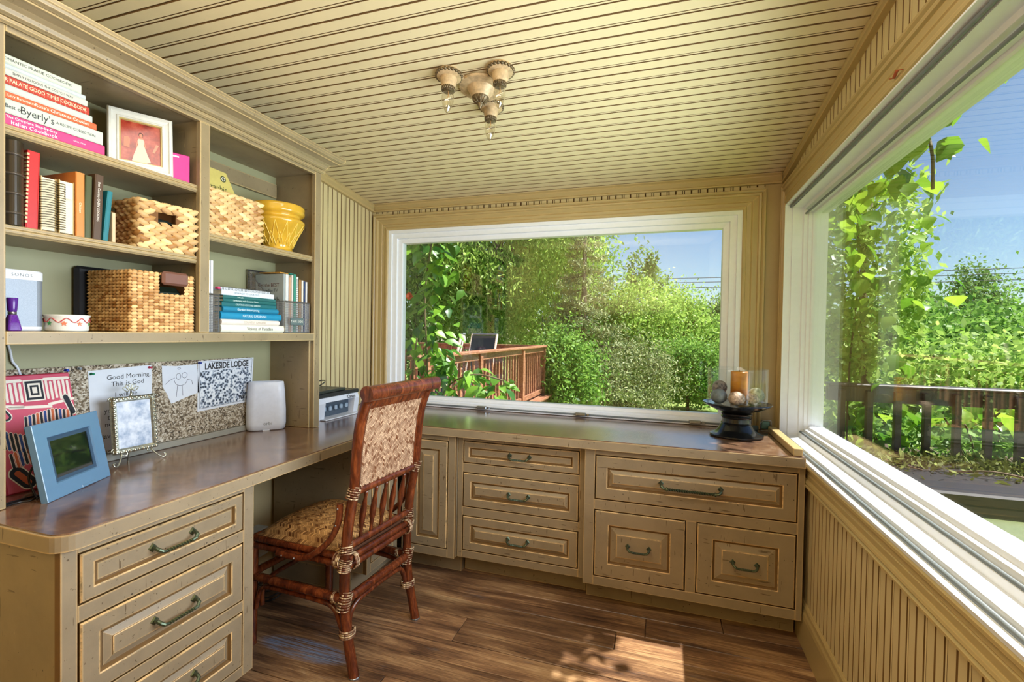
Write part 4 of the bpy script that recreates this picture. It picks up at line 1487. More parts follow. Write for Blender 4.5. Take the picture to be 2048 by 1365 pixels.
for T, y0, y1, rgb, ti, lab in st:
    book(lab, -1.606 - random.uniform(0, .006), (y0 + y1) / 2, z, y1 - y0, T, .18, rgb, ti, group='garden books stacked on the lower right shelf', round_spine=T > .02)
    z += T + .0004
t = thing('notepad', 'white wire-bound notepad on top of the garden books', 'notepad', (-1.62, 1.50, z))
MB().box(-.17, -.006, -.12, .13, 0, .011, .001).build('pages', M_PAPER, t, local=True)
coil(t, -.004, .0055, -.12, .13, .0065, 38, M_STEEL, 'y')
MB().box(-.01, .006, -.132, -.121, 0, .009, .001).build('tab', colr((212, 60, 110), .5), t, local=True)
# ------------------------------------------------------------------ things on the desk
def cork_mat():
    g = N('cork')
    v = g.coord('Object')
    vo = g.n('TexVoronoi'); vo.inputs['Scale'].default_value = 210; g.l(v, vo.inputs['Vector'])
    n = g.noise(v, 60, 4, .7)
    f = g.math('ADD', g.math('MULTIPLY', vo.outputs['Color'], .5), g.math('MULTIPLY', n, .5))
    g.set(color=g.ramp(f, [(.28, srgb(40, 34, 28)), (.43, srgb(118, 102, 80)), (.58, srgb(182, 170, 150)), (.78, srgb(216, 210, 196))]), rough=.9)
    g.bump(f, .6, .003)
    return g.m


XB_ = XL_W + .0125
cbd = thing('cork_board', 'long speckled cork board fixed under the bookcase shelf', 'cork board', (XB_, 1.23, ZC))
MB().box(XB_, XB_ + .008, .745, 1.712, ZC + .026, 1.096, .002).build('cork_sheet', cork_mat(), cbd)
MB().box(XB_, XB_ + .016, .745, 1.78, ZC + .001, ZC + .0255, .002).build('base_strip', colr((150, 148, 138), .35), cbd)
xp = XB_ + .0085
p1 = thing('paper_sheet', 'white printed sheet reading Good Morning pinned to the cork board', 'paper', (xp, 1.168, 1.085))
m = MB()
m.prism([(1.062, 1.078), (1.266, 1.087), (1.275, .80), (1.075, .80)], lambda a, b: (xp, a, b), lambda a, b: (xp + .0006, a, b))
m.build('sheet', M_PAPER, p1)
for i, (s, yy, zz) in enumerate((('Good Morning,', 1.19, 1.052), ('This is God', 1.186, 1.028), ('I will be', 1.18, .989), ('handling all', 1.18, .967), ('your problems', 1.18, .938), ('today. I will', 1.175, .914), ('not need you', 1.175, .89), ('Have a good day!', 1.175, .85))):
    text(p1, s, .0235, (xp + .001, yy, zz), (0, 1, .03), (0, -.03, 1), M_INK)
p2 = thing('drawing', 'torn white paper with a pencil stick figure drawing', 'drawing', (xp, 1.38, 1.08))
m = MB()
m.prism([(1.305, 1.081), (1.36, 1.076), (1.448, 1.079), (1.458, .962), (1.40, .948), (1.342, .930), (1.325, .97), (1.308, 1.0)], lambda a, b: (xp, a, b), lambda a, b: (xp + .0006, a, b))
m.build('sheet', M_PAPER, p2)
m = MB()
ln = lambda *P, r=.0008: m.tube([(xp + .001, a, b) for a, b in P], r, 4)
oval = lambda c, d, rx, ry, a0=0, a1=2 * PI: ln(*[(c + rx * math.cos(a0 + (a1 - a0) * k / 16), d + ry * math.sin(a0 + (a1 - a0) * k / 16)) for k in range(17)])
oval(1.37, 1.035, .009, .012); oval(1.395, 1.038, .011, .011); oval(1.38, 1.02, .026, .022, PI, 2 * PI)
ln((1.355, 1.03), (1.335, 1.022), (1.318, 1.008)); ln((1.405, 1.02), (1.425, 1.015), (1.428, .998)); ln((1.366, 1.0), (1.362, .955)); ln((1.385, .999), (1.388, .957)); oval(1.372, 1.066, .006, .003)
m.build('pencil_lines', colr((96, 96, 110), .8), p2)
p3 = thing('poster', 'black and white group photo poster pinned to the cork board', 'poster', (xp, 1.59, 1.09))
qd = lambda pts, x0, x1, mat, nm: MB().prism(pts, lambda a, b: (x0, a, b), lambda a, b: (x1, a, b)).build(nm, mat, p3)
qd([(1.452, 1.090), (1.728, 1.094), (1.716, .892), (1.450, .882)], xp, xp + .0006, M_PAPER, 'sheet')


def crowd():
    g = N('crowd_print')
    v = g.coord('Object')
    n = g.noise(v, 75, 6, .75, 1.0)
    vo = g.n('TexVoronoi'); vo.inputs['Scale'].default_value = 95; g.l(v, vo.inputs['Vector'])
    f = g.math('ADD', g.math('MULTIPLY', n, .6), g.math('MULTIPLY', vo.outputs['Distance'], .55))
    g.set(color=g.ramp(f, [(.40, srgb(28, 34, 48)), (.5, srgb(96, 108, 128)), (.58, srgb(168, 180, 196)), (.68, srgb(226, 230, 236))]), rough=.35)
    return g.m


qd([(1.463, 1.047), (1.717, 1.052), (1.708, .903), (1.461, .894)], xp + .0007, xp + .0010, crowd(), 'photo_print')
for a, b, c, d in ((1.460, 1.0855, 1.7195, 1.0885), (1.4585, .8925, 1.7095, .9015)):
    MB().tube([(xp + .001, a, b), (xp + .001, c, d)], .0007, 4).build('border_line', M_INK, p3)
for a, b, c, d in ((1.460, 1.0855, 1.4585, .8925), (1.7195, 1.0885, 1.7095, .9015)):
    MB().tube([(xp + .001, a, b), (xp + .001, c, d)], .0007, 4).build('border_line', M_INK, p3)
text(p3, 'LAKESIDE LODGE', .038, (xp + .0012, 1.59, 1.067), (0, 1, .012), (0, -.01, 1), M_INK, sx=.73, bold=.0011)
text(p3, '198', .026, (xp + .0014, 1.662, .917), (0, 1, .012), (0, -.01, 1), M_INK, sx=.8, bold=.0008)
for lab, rgb, yy, zz in (('green push pin at the left corner of the Good Morning sheet', (20, 130, 90), 1.071, 1.068), ('red push pin at the right corner of the Good Morning sheet', (200, 50, 80), 1.258, 1.078), ('blue push pin at the corner of the group photo poster', (40, 60, 150), 1.4555, 1.083), ('blue push pin near the textile panel', (40, 70, 190), 1.0, 1.085), ('clear grey push pin between textile panel and printed sheet', (140, 150, 160), 1.035, 1.088)):
    t = thing('push_pin', lab, 'push pin', (xp + .001, yy, zz), group='push pins in the cork board')
    MB().lathe([(.0, .0), (.0045, 0), (.0045, .002), (.0025, .003), (.0022, .009), (.004, .0105), (.004, .0125), (0, .013)], (0, 0, 0), 10, ax='x', cap=False).build('head', colr(rgb, .25), t, local=True, smooth=True)

# pink textile panel leaning on the wall
ml = thing('textile_panel', 'pink and black geometric textile panel leaning against the cork board', 'textile panel', (-1.690, .893, ZC + .0005), ry=math.radians(-15.5))
W_, H_ = .19, .334
MB().box(-.012, 0, -W_ / 2, W_ / 2, 0, H_, .003).build('board', colr((168, 34, 58), .8), ml, local=True)
M_PINK, M_MW, M_MD = colr((194, 84, 106), .85), colr((228, 218, 206), .85), colr((36, 40, 48), .85)
MB().box(0, .0006, -W_ / 2 + .004, W_ / 2 - .002, .004, H_ - .004).build('pink_cloth', M_PINK, ml, local=True)


def capsule(a, b, w, h, rot, mats, x0=.0006):
    def poly(w, h):
        P = []
        for k in range(13):
            t = PI * k / 12
            P.append((w * math.cos(t), h - w + w * math.sin(t)))
        for k in range(13):
            t = PI + PI * k / 12
            P.append((w * math.cos(t), -h + w + w * math.sin(t)))
        return [(a + p * math.cos(rot) - q * math.sin(rot), b + p * math.sin(rot) + q * math.cos(rot)) for p, q in P]
    for i, (mt, k) in enumerate(mats):
        x1 = x0 + .0004 * i
        MB().prism(poly(max(w - k, .0008), max(h - k, .001)), lambda p, q: (x1, p, q), lambda p, q: (x1 + .0004, p, q)).build(('outline', 'slot', 'slot_core')[i], mt, ml, local=True)


BL = colr((40, 66, 130), .85)
OR = colr((190, 96, 60), .85)
for s_, c0 in ((-1, -.056), (1, .058)):                         # combs
    for k in range(6):
        capsule(c0 - .026 + k * .0105, .284 - (k % 2) * .004, .0031, .029, 0, [(M_MW, 0)])
    capsule(c0, .316, .0045, .033, PI / 2, [(M_MW, 0)])
    capsule(c0 + .004 * s_, .244, .004, .034, PI / 2 + .16 * s_, [(M_MW, 0)])
capsule(-.012, .236, .0042, .05, PI / 2 - .08, [(M_MW, 0)])
for i, (w, h, mt) in enumerate(((.0235, .032, M_MW), (.020, .028, M_MD), (.0145, .021, M_MW), (.010, .015, M_MD), (.0055, .009, M_MW))):
    x1 = .0007 + .0004 * i
    MB().prism([(.002 - w, .285 - h), (.002 + w, .285 - h), (.002 + w, .285 + h), (.002 - w, .285 + h)], lambda p, q: (x1, p, q), lambda p, q: (x1 + .0004, p, q)).build('spiral_block', mt, ml, local=True)
for k in range(13):
    capsule(-.030 + k * .0092, .196 - .0022 * abs(k - 7), .0042, .031, -.05, [(M_MW, 0), ((M_MD, BL, M_MD, OR)[k % 4], .0013)])
for k in range(9):
    capsule(-.084 + k * .0095, .152 - .004 * k, .0043, .028, .05, [(M_MW, 0), ((M_MD, BL, M_MD)[k % 3], .0013)])
for k in range(9):
    capsule(-.072 + k * .0098, .098 - .003 * abs(k - 3), .0044, .024, .08, [(M_MW, 0), ((M_MD, OR, BL)[k % 3], .0013)])
for k in range(6):
    capsule(.025 + k * .0105, .13 + .003 * k, .0044, .026, .0, [(M_MW, 0), ((M_MD, BL, OR)[k % 3], .0013)])
capsule(-.076, .226, .014, .026, .5, [(M_MW, 0), (M_MD, .0025), (M_PINK, .008)])
capsule(.080, .232, .009, .034, .25, [(M_MW, 0), (M_MD, .0025)])
capsule(-.056, .04, .02, .038, .6, [(M_MW, 0), (M_MD, .003), (OR, .013)])
capsule(.0, .045, .017, .032, 1.45, [(M_MW, 0), (BL, .0035), (M_MW, .010)])
capsule(.056, .055, .017, .034, 1.5, [(M_MW, 0), (M_MD, .0035), (BL, .010)])

# digital photo frame
df = thing('digital_photo_frame', 'blue-grey digital photo frame with black screen standing on the desk', 'photo frame', (-1.583, .9115, ZC + .001), math.radians(27.3), ry=math.radians(-11))
M_DF = plain('blue_grey_plastic', (92, 128, 160), .22, var=.02, coat=.3)
frame_local(df, .244, .208, [(0, -.016), (0, -.001), (.0015, .0), (.040, .0), (.043, -.005), (.043, -.013)], M_DF)
frame_local(df, .158, .122, [(0, -.006), (0, -.0045), (.010, -.005), (.010, -.011)], colr((52, 74, 98), .3), 'inner_bezel').location = (0, 0, .043)
MB().box(-.014, -.0065, -.069, .069, .053, .155).build('screen', plain('dark_screen', (14, 16, 22), .04, spec=.9), df, local=True)
MB().box(-.022, -.0145, -.118, .118, .003, .205, .002).build('rear_shell', colr((30, 34, 44), .4), df, local=True)
MB().box(-.004, .0022, .0, .055, .0005, .009, .0015).build('button_lip', M_DF, df, local=True)
m = MB().box(-.075, -.022, -.02, .02, 0, .004, .001)
m.build('stand_foot', M_BLACK, df, local=True)

# ornate silver frame
M_SIL = plain('antique_silver', (176, 176, 160), .28, .85, var=.35, scale=90)
sf = thing('silver_frame', 'ornate antique silver picture frame with scrolled feet and leaf finial', 'picture frame', (-1.718, 1.150, ZC + .0005), math.radians(-3), ry=math.radians(-6))
frame_local(sf, .138, .190, [(0, -.006), (0, .003), (.005, .008), (.012, .008), (.017, .002), (.017, -.006)], M_SIL).location = (0, 0, .04)
m = MB()
for k in range(44):
    u = k / 44 * (2 * .126 + 2 * .178)
    if u < .126: a, b = -.063 + u, .046
    elif u < .304: a, b = .063, .046 + u - .126
    elif u < .43: a, b = .063 - (u - .304), .224
    else: a, b = -.063, .224 - (u - .43)
    m.ball((.008, a, b), .0035, .0055, .0055, 7, 5)
o = m.build('beading', M_SIL, sf, local=True, smooth=True); o['kind'] = 'stuff'
MB().box(-.005, .0015, -.0525, .0525, .0565, .2135).build('photograph', (lambda g: (g.set(color=g.ramp(g.noise(g.coord('Object'), 26, 4), [(.35, srgb(150, 168, 196)), (.55, srgb(206, 216, 232)), (.7, srgb(232, 236, 244))]), rough=.12), g.m)[1])(N('pale_photo')), sf, local=True)


def spiral_pts(c, r0, r1, a0, turns, n=18, sgn=1):
    return [(.0, c[0] + (r0 + (r1 - r0) * k / n) * math.cos(a0 + sgn * 2 * PI * turns * k / n), c[1] + (r0 + (r1 - r0) * k / n) * math.sin(a0 + sgn * 2 * PI * turns * k / n)) for k in range(n + 1)]


for s in (-1, 1):
    m = MB()
    m.tube(smooth_path([(0, .045 * s, .045), (.006, .05 * s, .03), (.014, .06 * s, .014), (.02, .072 * s, .004), (.022, .08 * s, .006), (.02, .082 * s, .013), (.018, .076 * s, .015)], 4), .0026, 6)
    m.tube(smooth_path([(0, .05 * s, .04), (.004, .04 * s, .032), (.006, .032 * s, .034), (.006, .032 * s, .041), (.004, .038 * s, .042)], 4), .002, 6)
    m.build('scroll_foot', M_SIL, sf, local=True, smooth=True)
    for zz in (.05, .22):
        MB().tube(spiral_pts((.064 * s, zz), .012, .003, 0 if s > 0 else PI, 1.4, sgn=s), .0024, 6).build('corner_scroll', M_SIL, sf, local=True, smooth=True)
for k in range(5):
    a = PI / 2 + (k - 2) * .48
    c, d = -.006 + .018 * math.cos(a), .244 + .018 * math.sin(a)
    P = [(.002, c + .0105 * math.cos(t) * math.cos(a) - .005 * math.sin(t) * math.sin(a), d + .0105 * math.cos(t) * math.sin(a) + .005 * math.sin(t) * math.cos(a)) for t in [2 * PI * j / 14 for j in range(15)]]
    MB().tube(P, .0016, 5).build('finial_leaf', M_SIL, sf, local=True, smooth=True)
MB().tube([(0, -.006, .226), (.002, -.006, .236), (.002, -.006, .25)], [.006, .004, .002], 8).build('finial_stem', M_SIL, sf, local=True, smooth=True)
MB().tube([(-.005, 0, .17), (-.048, 0, .0055)], .003, 6).build('easel_leg', M_SIL, sf, local=True)

# router
ro = thing('router', 'tall smooth white wireless router in the desk corner', 'router', (-1.752, 1.738, ZC + .001), math.radians(-44))
rr_stack(MB(), [(.030, .070, .028, .0), (.035, .079, .033, .004), (.0375, .0835, .036, .03), (.037, .083, .036, .09), (.034, .078, .033, .18), (.031, .073, .030, .220), (.027, .070, .026, .2235), (.024, .066, .023, .219)], 8).build('body', colr((204, 211, 226), .3), ro, local=True, smooth=True, angle=60)
text(ro, 'orbi', .022, (.0382, .006, .033), (0, 1, 0), (0, 0, 1), M_GASKET, local=True)
MB().box(.02, .036, -.014, .014, .0, .004).build('foot', M_WHITE, ro, local=True)

# printer with a black tablet on top
pt = thing('printer', 'white compact printer on the desk beyond the bookcase', 'printer', (-1.75, 2.12, ZC + .001))
zp = ZC + .001
m = MB()
y0, y1 = 1.93, 2.31
m.prism([(-1.822, 0), (-1.668, 0), (-1.658, .085), (-1.668, .112), (-1.822, .112)], lambda a, b: (a, y0, zp + b), lambda a, b: (a, y0 + .10, zp + b))
m.prism([(-1.822, 0), (-1.668, 0), (-1.658, .085), (-1.668, .112), (-1.822, .112)], lambda a, b: (a, y1 - .04, zp + b), lambda a, b: (a, y1, zp + b))
m.prism([(-1.822, .088), (-1.6582, .088), (-1.668, .112), (-1.822, .112)], lambda a, b: (a, y0 + .1, zp + b), lambda a, b: (a, y1 - .04, zp + b))
m.build('body', M_WHITE, pt)
MB().box(-1.82, -1.70, y0 + .1, y1 - .04, zp + .006, zp + .0878).build('inner_bay', colr((66, 78, 92), .3), pt)
for k in range(5): MB().box(-1.70, -1.685, y0 + .12 + k * .045, y0 + .14 + k * .045, zp + .035, zp + .06, .004).build('roller', colr((150, 168, 186), .2), pt)
MB().box(-1.72, -1.632, y0 + .07, y1 - .02, zp, zp + .006, .002).build('paper_tray', M_WHITE, pt)
MB().box(-1.822, -1.664, y0 - .008, y1 + .008, zp + .1125, zp + .134, .004).build('scanner_lid', M_BLACK, pt)
text(pt, 'Canon', .026, (-1.6575, y1 - .07, zp + .099), (0, 1, 0), (-.3, 0, 1), M_INK, bold=.0004)
tb = thing('laptop', 'closed black laptop lying on the printer', 'laptop', (-1.745, 2.09, zp + .1345), math.radians(4))
MB().box(-.075, .075, -.15, .125, 0, .016, .004).build('body', colr((40, 44, 40), .35), tb, local=True)
tc = thing('looped_cable', 'black looped cable lying on the laptop', 'cable', (-1.74, 2.0, zp + .151))
MB().tube(smooth_path([(.0, -.05, .003), (.01, -.02, .02), (.02, .03, .016), (.02, .09, .034), (0, .12, .042), (-.02, .10, .04), (0, .05, .022), (.02, .0, .004), (.03, -.04, .003)], 5), .003, 6).build('loop', M_BLACK, tc, local=True, smooth=True)
MB().ball((0, -.055, .006), .012, .012, .006, 10, 6).build('plug', M_BLACK, tc, local=True, smooth=True)


def cord(name, label, pts, r, mat):
    return tag(MB().tube(smooth_path(pts, 6), r, 6).build(name, mat, smooth=True), label, 'cord')


cord('white_cord', 'white cord hanging from the speaker shelf to the cork board', [(-1.823, .862, 1.176), (-1.822, .868, 1.15), (-1.82, .872, 1.12), (-1.822, .885, 1.098), (-1.81, .89, 1.05), (-1.815, .9, .95)], .0035, M_WHITE)
cord('black_cable', 'black power cord trailing from the digital frame to the left edge', [(-1.60, .86, .80), (-1.60, .835, .775), (-1.59, .80, .763), (-1.60, .775, .7625), (-1.585, .73, .7625), (-1.55, .70, .7625)], .0028, M_BLACK)
cord('black_cable', 'thin black cord curving behind the digital frame', [(-1.61, .90, .88), (-1.625, .845, .87), (-1.63, .815, .82), (-1.61, .815, .775), (-1.585, .81, .763)], .0026, M_BLACK)
cord('black_cable', 'black cord crossing in front of the textile panel foot', [(-1.60, .87, .7625), (-1.62, .82, .7625), (-1.615, .76, .7625), (-1.60, .70, .7625)], .0026, M_BLACK)
cord('kneehole_cord', 'white cord hanging in the kneehole beside the drawer pedestal', [(-1.56, 1.30, .716), (-1.56, 1.31, .66), (-1.565, 1.296, .58), (-1.56, 1.315, .48), (-1.56, 1.33, .34)], .003, M_WHITE)
t = thing('power_adapter', 'white power adapter hanging on the kneehole wall', 'adapter', (-1.80, 1.72, .16))
MB().box(-.038, .03, -.06, .06, 0, .13, .006).build('body', colr((206, 214, 220), .4), t, local=True)
t = thing('cable_coil', 'coiled black cables on the floor of the kneehole', 'cable', (-1.68, 1.70, 0))
m = MB()
for k in range(4):
    c, R = (random.uniform(-.01, .02), random.uniform(-.02, .02)), random.uniform(.05, .08)
    P = [(c[0] + R * math.cos(2 * PI * j / 16), c[1] + R * .9 * math.sin(2 * PI * j / 16), .008 + .012 * k + .02 * (1 + math.sin(2 * PI * j / 16 + k))) for j in range(17)]
    m.tube(P, .004, 6)
o = m.build('coils', M_BLACK, t, local=True, smooth=True); o['kind'] = 'stuff'

# ------------------------------------------------------------------ candle holder on the counter
ch = thing('candle_stand', 'black turned pedestal stand on the counter by the right window', 'candle stand', (.335, 2.44, ZC + .0005))
M_EBON = plain('black_lacquer', (20, 22, 24), .18, var=.1, coat=.3)
MB().lathe([(0, 0), (.108, 0), (.116, .004), (.116, .010), (.108, .014), (.094, .018), (.078, .034), (.069, .052), (.064, .058), (.068, .062), (.064, .066), (.062, .084), (.066, .087), (.068, .093), (.063, .097), (.066, .101), (.068, .107), (.06, .112), (.075, .118), (.11, .130), (.142, .147), (.15, .153), (.148, .157), (.13, .151), (.09, .147), (0, .146)], seg=48, cap=False).build('pedestal', M_EBON, ch, local=True, smooth=True, angle=35)
zt = ZC + .0005 + .1475
gv = thing('glass_cylinder', 'clear glass cylinder standing on the black pedestal', 'glass', (.335, 2.44, zt + .002))
MB().lathe([(.0, 0), (.128, 0), (.13, .002), (.13, .168), (.1285, .17), (.127, .168), (.127, .004), (0, .004)], seg=48, cap=False).build('wall', M_CLEAR, gv, local=True, smooth=True, angle=50)
zg = zt + .0065
cdl = thing('candle', 'thick amber pillar candle inside the glass cylinder', 'candle', (.345, 2.455, zg))
MB().lathe([(0, 0), (.036, 0), (.037, .003), (.037, .147), (.034, .15), (.028, .147), (0, .145)], seg=28, cap=False).build('wax', (lambda g: (g.set(color=g.ramp(g.noise(g.coord('Object', (1, 1, 3)), 8, 3), [(.35, srgb(168, 98, 14)), (.65, srgb(206, 138, 34))]), rough=.4, **{'Subsurface Weight': .25}), g.m)[1])(N('amber_wax')), cdl, local=True, smooth=True, angle=40)
MB().tube([(0, 0, .145), (.001, 0, .156)], .0012, 5).build('wick', M_INK, cdl, local=True)


def stone(name, rgb, rgb2, sc):
    g = N(name)
    g.set(color=g.ramp(g.noise(g.coord('Object'), sc, 4, .7), [(.35, srgb(*rgb)), (.6, srgb(*rgb2))]), rough=.55)
    return g.m


S1 = stone('grey_stone', (92, 100, 104), (128, 134, 134), 30)
S2 = stone('pink_granite', (120, 92, 84), (214, 184, 160), 120)
S3 = stone('dark_marble', (58, 52, 54), (150, 138, 132), 60)
S4 = stone('green_marble', (124, 124, 104), (190, 184, 160), 40)
for lab, x_, y_, r_, rz_, mt, dz in (('smooth grey stone ball at the left inside the glass cylinder', .252, 2.395, .036, .034, S1, 0), ('speckled pink ball at the front inside the glass cylinder', .322, 2.352, .036, .032, S2, 0),
                                     ('small speckled pink ball right of the front one in the glass cylinder', .393, 2.392, .028, .028, S2, 0), ('large pale green marble ball at the right inside the glass cylinder', .420, 2.468, .037, .037, S4, 0),
                                     ('dark veined ball resting above the grey stone in the glass cylinder', .262, 2.475, .034, .034, S3, .034), ('grey ball under the dark veined one in the glass cylinder', .255, 2.47, .017, .017, S1, 0)):
    t = thing('decorative_ball', lab, 'ball', (x_, y_, zg + dz), group='stone balls in the glass cylinder')
    MB().ball((0, 0, rz_), r_, r_, rz_, 24, 14).build('stone', mt, t, local=True, smooth=True)
gd = thing('wire_gadget', 'small teal metal gadget with wire frame in the worktop corner', 'gadget', (.49, 2.615, ZC + .001))
MB().box(-.018, .018, -.014, .014, .012, .05, .003).build('body', plain('teal_metal', (92, 128, 122), .3, .6), gd, local=True)
m = MB()
m.tube([(-.024, -.018, .004), (-.026, -.018, .04), (-.012, -.018, .056), (.02, -.018, .056), (.024, -.018, .02)], .0025, 6)
m.tube([(-.024, -.018, .0035), (.02, -.022, .0035)], .0025, 6)
m.build('wire', M_STEEL, gd, local=True, smooth=True)
MB().ball((.024, -.024, .0055), .0055, seg=10, n=6).build('bead', M_WHITE, gd, local=True, smooth=True)
MB().box(-.06, -.03, -.006, .012, .0, .024, .004).build('clip', colr((92, 108, 98), .4), gd, local=True)

# ------------------------------------------------------------------ ceiling light
cx_, cy_ = -.672, 1.665
zc_ = ceil_z(cy_) + .0005
lf = thing('ceiling_light', 'antique three-bulb cast metal ceiling light', 'ceiling light', (cx_, cy_, zc_), rx=-math.atan(SLOPE))
M_CAST = plain('antique_gold_cast', (190, 164, 126), .45, .1, var=.25, scale=60)
M_CASTD = plain('antique_bronze_relief', (104, 88, 62), .4, .5, var=.5, scale=150)
MB().lathe([(0, 0), (.074, 0), (.082, -.006), (.08, -.014), (.066, -.018), (.052, -.018), (.048, -.024), (.042, -.03), (.036, -.044), (.032, -.05)], seg=40, cap=False).build('canopy', M_CAST, lf, local=True, smooth=True, angle=40)
MB().lathe([(.032, -.05), (.03, -.056), (.02, -.066), (.012, -.07), (.011, -.076), (.007, -.084), (.0, -.092)], seg=24, cap=False).build('finial', M_CASTD, lf, local=True, smooth=True)
m = MB()
for k in range(10):
    a = 2 * PI * k / 10
    m.tube([(.031 * math.cos(a), .031 * math.sin(a), -.051), (.023 * math.cos(a), .023 * math.sin(a), -.064), (.012 * math.cos(a), .012 * math.sin(a), -.071)], .0028, 5)
o = m.build('acanthus', M_CASTD, lf, local=True, smooth=True)
M_BULB = pane_glass('bulb_glass', (.9, .88, .82), 2.6)
for a in (math.radians(93), math.radians(226), math.radians(-36)):
    ca, sa = math.cos(a), math.sin(a)
    R = .128
    px_, py_ = R * ca, R * sa
    MB().prism([(-.022, 0), (.022, 0), (.018, -.014), (-.018, -.014)], lambda p, q: (.05 * ca - p * sa, .05 * sa + p * ca, q), lambda p, q: (R * ca - p * sa, R * sa + p * ca, q)).build('arm', M_CAST, lf, local=True)
    MB().lathe([(0, 0), (.046, 0), (.048, -.006), (.044, -.016), (.032, -.02), (0, -.02)], (px_, py_, 0), 28, cap=False).build('socket_plate', M_CAST, lf, local=True, smooth=True, angle=40)
    m = MB()
    for k in range(22):
        b = 2 * PI * k / 22
        m.ball((px_ + .045 * math.cos(b), py_ + .045 * math.sin(b), -.010), .0075, .0075, .0065, 6, 5)
    o = m.build('leaf_wreath', M_CASTD, lf, local=True, smooth=True); o['kind'] = 'stuff'
    so_ = MB().lathe([(.03, -.02), (.029, -.035), (.024, -.052), (.0225, -.056)], (px_, py_, 0), 24, cap=False).build('socket', M_CAST, lf, local=True, smooth=True)
    m = MB()
    for k in range(20):
        b = 2 * PI * k / 20
        m.tube([(px_ + .0225 * math.cos(b), py_ + .0225 * math.sin(b), -.055), (px_ + .0215 * math.cos(b), py_ + .0215 * math.sin(b), -.067)], .0026, 5)
    m.lathe([(.0235, -.056), (.0235, -.06), (.019, -.068), (.0, -.066)], (px_, py_, 0), 20, cap=False)
    m.build('fluted_collar', M_CASTD, so_, local=True, smooth=True); 
    bu = MB().lathe([(.0145, -.066), (.0195, -.078), (.0225, -.092), (.0215, -.108), (.0155, -.128), (.0075, -.143), (.0025, -.149), (0, -.150)], (px_, py_, 0), 20, cap=False).build('bulb', M_BULB, lf, local=True, smooth=True)
    MB().tube([(px_, py_, -.066), (px_ + .002, py_, -.085), (px_ - .003, py_, -.095), (px_ + .003, py_, -.105)], .0012, 5).build('filament', colr((190, 140, 80), .3), bu, local=True)

# small reddish dry leaf caught on the casing
t = thing('dry_leaf', 'tiny reddish dry leaf stuck on the casing above the right window', 'leaf', (.5435, 1.43, 1.893))
MB().tube(smooth_path([(0, -.03, -.004), (-.004, -.01, .003), (-.002, .012, -.002), (-.005, .03, .004)], 4), [.0015] * 4 + [.004] * 5 + [.0015] * 4, 5).build('blade', colr((160, 74, 36), .6), t, local=True, smooth=True)
# ------------------------------------------------------------------ outdoors
GZ = -1.0
g = N('meadow')
v = g.coord('Object')
g.set(color=g.ramp(g.noise(v, .8, 6, .7), [(.3, srgb(96, 122, 52)), (.55, srgb(146, 168, 84)), (.75, srgb(186, 196, 120))]), rough=.9)
M_GRASS = g.m
gd_ = MB()
n = 24
for i in range(n):
    for j in range(n):
        pass
xs = [-60 + 200 * i / n for i in range(n + 1)]
ys = [2.9 + 130 * (j / n) ** 1.6 for j in range(n + 1)]
gz = lambda x, y: GZ - .004 * y + .25 * math.sin(x * .21) * math.sin(y * .17)
gd_.add([(x, y, gz(x, y)) for x in xs for y in ys], [(i * (n + 1) + j, (i + 1) * (n + 1) + j, (i + 1) * (n + 1) + j + 1, i * (n + 1) + j + 1) for i in range(n) for j in range(n)])
gd_.add([(.75, -60, GZ), (140, -60, GZ), (140, 2.9, GZ), (.75, 2.9, GZ)], [(0, 1, 2, 3)])
tag(gd_.build('meadow_ground', M_GRASS, smooth=True, recalc=False), 'sunlit grass meadow sloping away behind the house', 'ground', kind='structure')

M_LEAF = tinted('leaf_yellow_green', (104, 150, 48), (206, 230, 124), .5, .5)
M_LEAF2 = tinted('leaf_mid_green', (66, 116, 44), (164, 204, 96), .5, .46)
M_LEAF3 = tinted('needle_green', (84, 106, 66), (186, 192, 134), .6, .15)
M_LEAF4 = tinted('leaf_far_green', (92, 126, 66), (164, 190, 116), .7, .25)
M_BARK = plain('bark', (92, 80, 66), .9, var=.3, scale=20)


def foliage(name, C, size, mat, parent, aspect=.45, droop=.2, nrm=None, seed=0):
    """one mesh of pointed leaves; C (N,3) world positions"""
    r = np.random.default_rng(seed)
    C = np.asarray(C, float)
    n = len(C)
    d = r.normal(size=(n, 3)); d[:, 2] -= droop * 2.2
    d /= np.linalg.norm(d, axis=1, keepdims=True)
    q = r.normal(size=(n, 3)); q[:, 2] *= 1.6
    w = np.cross(d, q); w /= np.linalg.norm(w, axis=1, keepdims=True)
    s = (size * r.uniform(.65, 1.3, n))[:, None]
    V = np.empty((n, 4, 3))
    V[:, 0] = C - d * s * .5
    V[:, 1] = C - d * s * .05 + w * s * aspect * .5
    V[:, 2] = C + d * s * .5
    V[:, 3] = C - d * s * .05 - w * s * aspect * .5
    me = bpy.data.meshes.new(name)
    me.vertices.add(4 * n); me.loops.add(4 * n); me.polygons.add(n)
    W = WM.get(parent.name, Matrix())
    V2 = V.reshape(-1, 3) - np.array(W.translation)
    me.vertices.foreach_set('co', V2.ravel())
    me.loops.foreach_set('vertex_index', np.arange(4 * n, dtype=np.int32))
    me.polygons.foreach_set('loop_start', np.arange(0, 4 * n, 4, dtype=np.int32))
    at = me.attributes.new('tint', 'FLOAT', 'FACE')
    at.data.foreach_set('value', np.clip(r.normal(.5, .25, n), 0, 1))
    me.update(calc_edges=True)
    me.materials.append(mat)
    o = bpy.data.objects.new(name, me)
    COL.objects.link(o)
    o.parent = parent
    o['kind'] = 'stuff'
    return o


